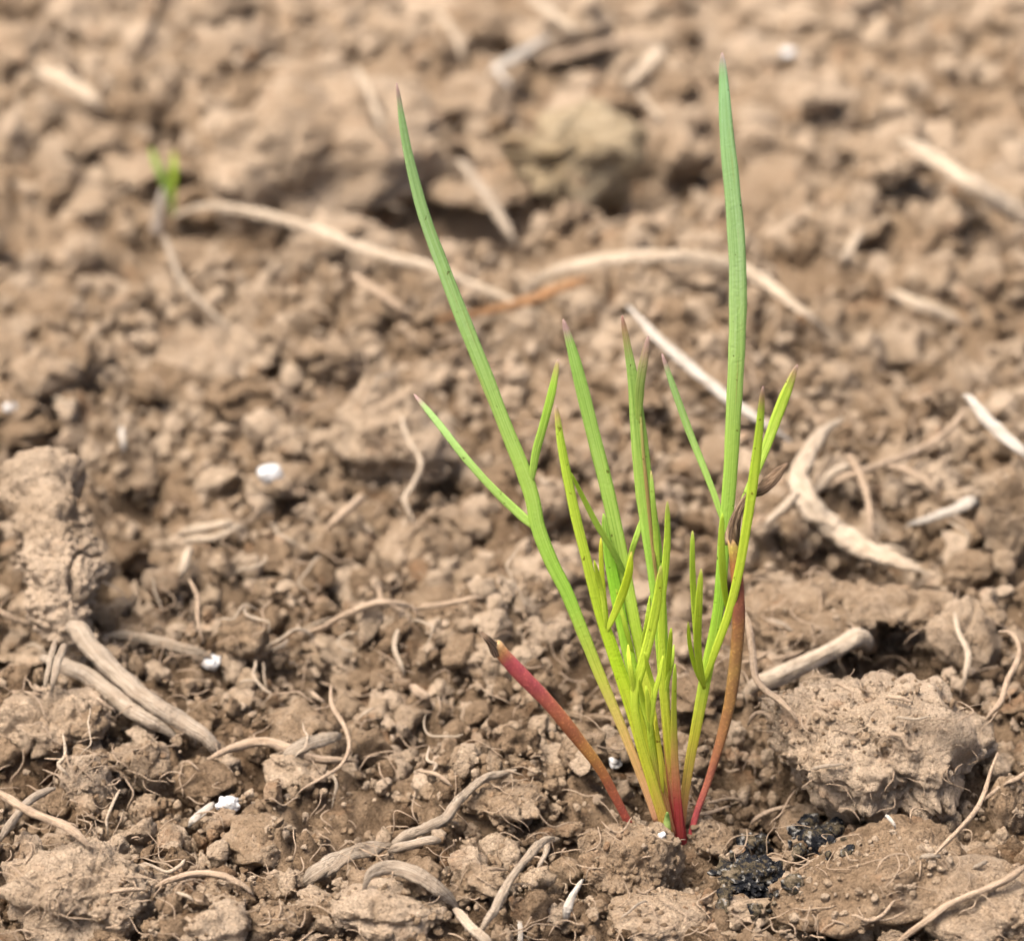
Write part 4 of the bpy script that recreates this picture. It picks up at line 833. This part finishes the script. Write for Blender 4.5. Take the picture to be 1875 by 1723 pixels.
# the two seed leaves with withered tips
blade('leaf_lobe', G_, [(1128, 1078), (1136, 1110), (1146, 1150), (1158, 1195)], (6, 9, 10, 8), .3, .3, [(0, YG), (1, LIME)], seed=45)
blade('leaf_lobe', D_, [(1190, 1090), (1186, 1130), (1180, 1165), (1176, 1205)], (6, 10, 10, 8), .2, .2, [(0, YG), (1, LIME)], seed=46)
blade('leaf_lobe', Hh_, [(1234, 1180), (1230, 1215), (1222, 1250), (1217, 1285)], (6, 9, 9, 7), .0, .0, [(0, YG), (1, LIME)], seed=47)
CR = blade('seed_leaf', PLANT, [(906, 1180), (935, 1214), (962, 1243), (1005, 1287), (1050, 1342), (1095, 1402), (1130, 1465), (1162, 1530)], (25, 29, 27, 25, 22, 19, 16, 14), -.9, -.35,
           [(0, (.36, .23, .11)), (.04, (.40, .18, .08)), (.09, (.37, .065, .08)), (.25, (.35, .075, .07)), (.45, (.36, .125, .055)), (.62, (.36, .16, .05)), (.78, (.36, .10, .055)), (1, (.38, .065, .06))], thick=.75, mat=M_seedleaf, seed=33, groove=.15, rough=.06, label='crimson seed leaf bent low to the left', taper_tip=False)
blade('withered_tip', CR, [(881, 1158), (889, 1166), (897, 1174), (906, 1184), (914, 1194)], (8, 12, 15, 22, 27), -.96, -.93, [(0, (.1, .06, .03)), (1, (.1, .06, .03))], thick=.7, mat=M_wither, seed=34, rough=.5, taper_tip=False)
CB = blade('seed_leaf', PLANT, [(1342, 986), (1346, 1020), (1351, 1080), (1352, 1150), (1342, 1250), (1326, 1330), (1300, 1420), (1275, 1490), (1257, 1562)], (22, 24, 24, 24, 22, 19, 14, 12, 12), .25, -.05,
           [(0, (.30, .17, .08)), (.012, (.32, .19, .09)), (.03, (.30, .22, .05)), (.08, (.26, .11, .035)), (.14, (.20, .055, .035)), (.28, (.17, .075, .03)), (.4, (.21, .115, .04)), (.6, (.22, .10, .04)), (.78, (.22, .065, .045)), (.9, (.29, .05, .055)), (1, (.38, .05, .06))], thick=.75, mat=M_seedleaf, seed=35, groove=.15, rough=.06, label='brown red upright seed leaf on the right', taper_tip=False)
blade('withered_tip', CB, [(1442, 849), (1425, 867), (1405, 886), (1388, 897), (1370, 907), (1356, 928), (1347, 952), (1341, 982), (1342, 996)], (7, 19, 24, 21, 12, 14, 17, 22, 25), .02, .21, [(0, (.1, .06, .03)), (1, (.1, .06, .03))], thick=.6, mat=M_wither, seed=36, rough=.6, taper_tip=False)

# small blurred seedling far behind
_sp = np.array([(313, 392)], float); _dd = depth_at(_sp)[0]; _pt = CAM + _dd * rays(_sp)[0]
_pt = _pt + np.array([0, -0.7, 0.15]); S2 = empty('small_seedling', _pt); tag(S2, 'tiny blurred two-leaved green seedling in the background at left', 'seedling')
for (pts, wd, c0, c1) in [([(276, 272), (288, 305), (302, 338), (314, 375), (316, 396)], (8, 13, 14, 12, 9), GRN, (.30, .44, .10)), ([(318, 280), (319, 315), (316, 350), (316, 396)], (8, 13, 12, 9), YG, (.36, .46, .06))]:
    o = blade('leaf', S2, pts, wd, _pt[1] - .1, _pt[1] - .05, [(0, c0), (1, c1)], seed=40)
blade('sheath', S2, [(298, 345), (292, 385), (286, 428)], (12, 22, 20), _pt[1] - .1, _pt[1] - .25, [(0, (.36, .31, .25)), (1, (.34, .28, .22))], thick=.7, seed=41, groove=0)
LAND.append(('the small seedling', 305, 350, 60)); LAND.append(('the red seed leaf', 1000, 1300, 60)); LAND.append(('the seedling stem', 1240, 1480, 60))

# ------------------------------------------------------------------ labels of the scattered pieces: what they lie beside
ORD = ['nearest', 'second nearest', 'third nearest', 'fourth nearest', 'fifth nearest', 'sixth nearest', 'seventh nearest', 'eighth nearest', 'ninth nearest', 'tenth nearest', 'eleventh nearest', 'twelfth nearest']
cell = {}
for (o, u, v, sz, tn, noun) in AUTO:
    k = min(range(len(LAND)), key=lambda i: math.hypot(LAND[i][1] - u, 1.3 * (LAND[i][2] - v)))
    ph, lu, lv, _ = LAND[k]; du, dv = u - lu, v - lv
    dr = ('left of' if du < 0 else 'right of') if abs(du) > abs(dv) else ('above' if dv < 0 else 'below')
    tw = 'pale' if tn > 0.12 else ('mid brown' if tn > 0.02 else 'dark')
    cell.setdefault((noun, tw, dr, ph), []).append((math.hypot(du, dv), o))
for (noun, tw, dr, ph), lst in cell.items():
    lst.sort(key=lambda q: q[0])
    for i, (_, o) in enumerate(lst):
        tail = '' if len(lst) == 1 else ', ' + ORD[min(i, 11)] + ' to it'
        tag(o, f'{tw} {"small " if noun == "soil clod" else "thin "}{noun} {dr} {ph}{tail}', noun, 'soil clods' if noun == 'soil clod' else 'straw splinters on the soil')
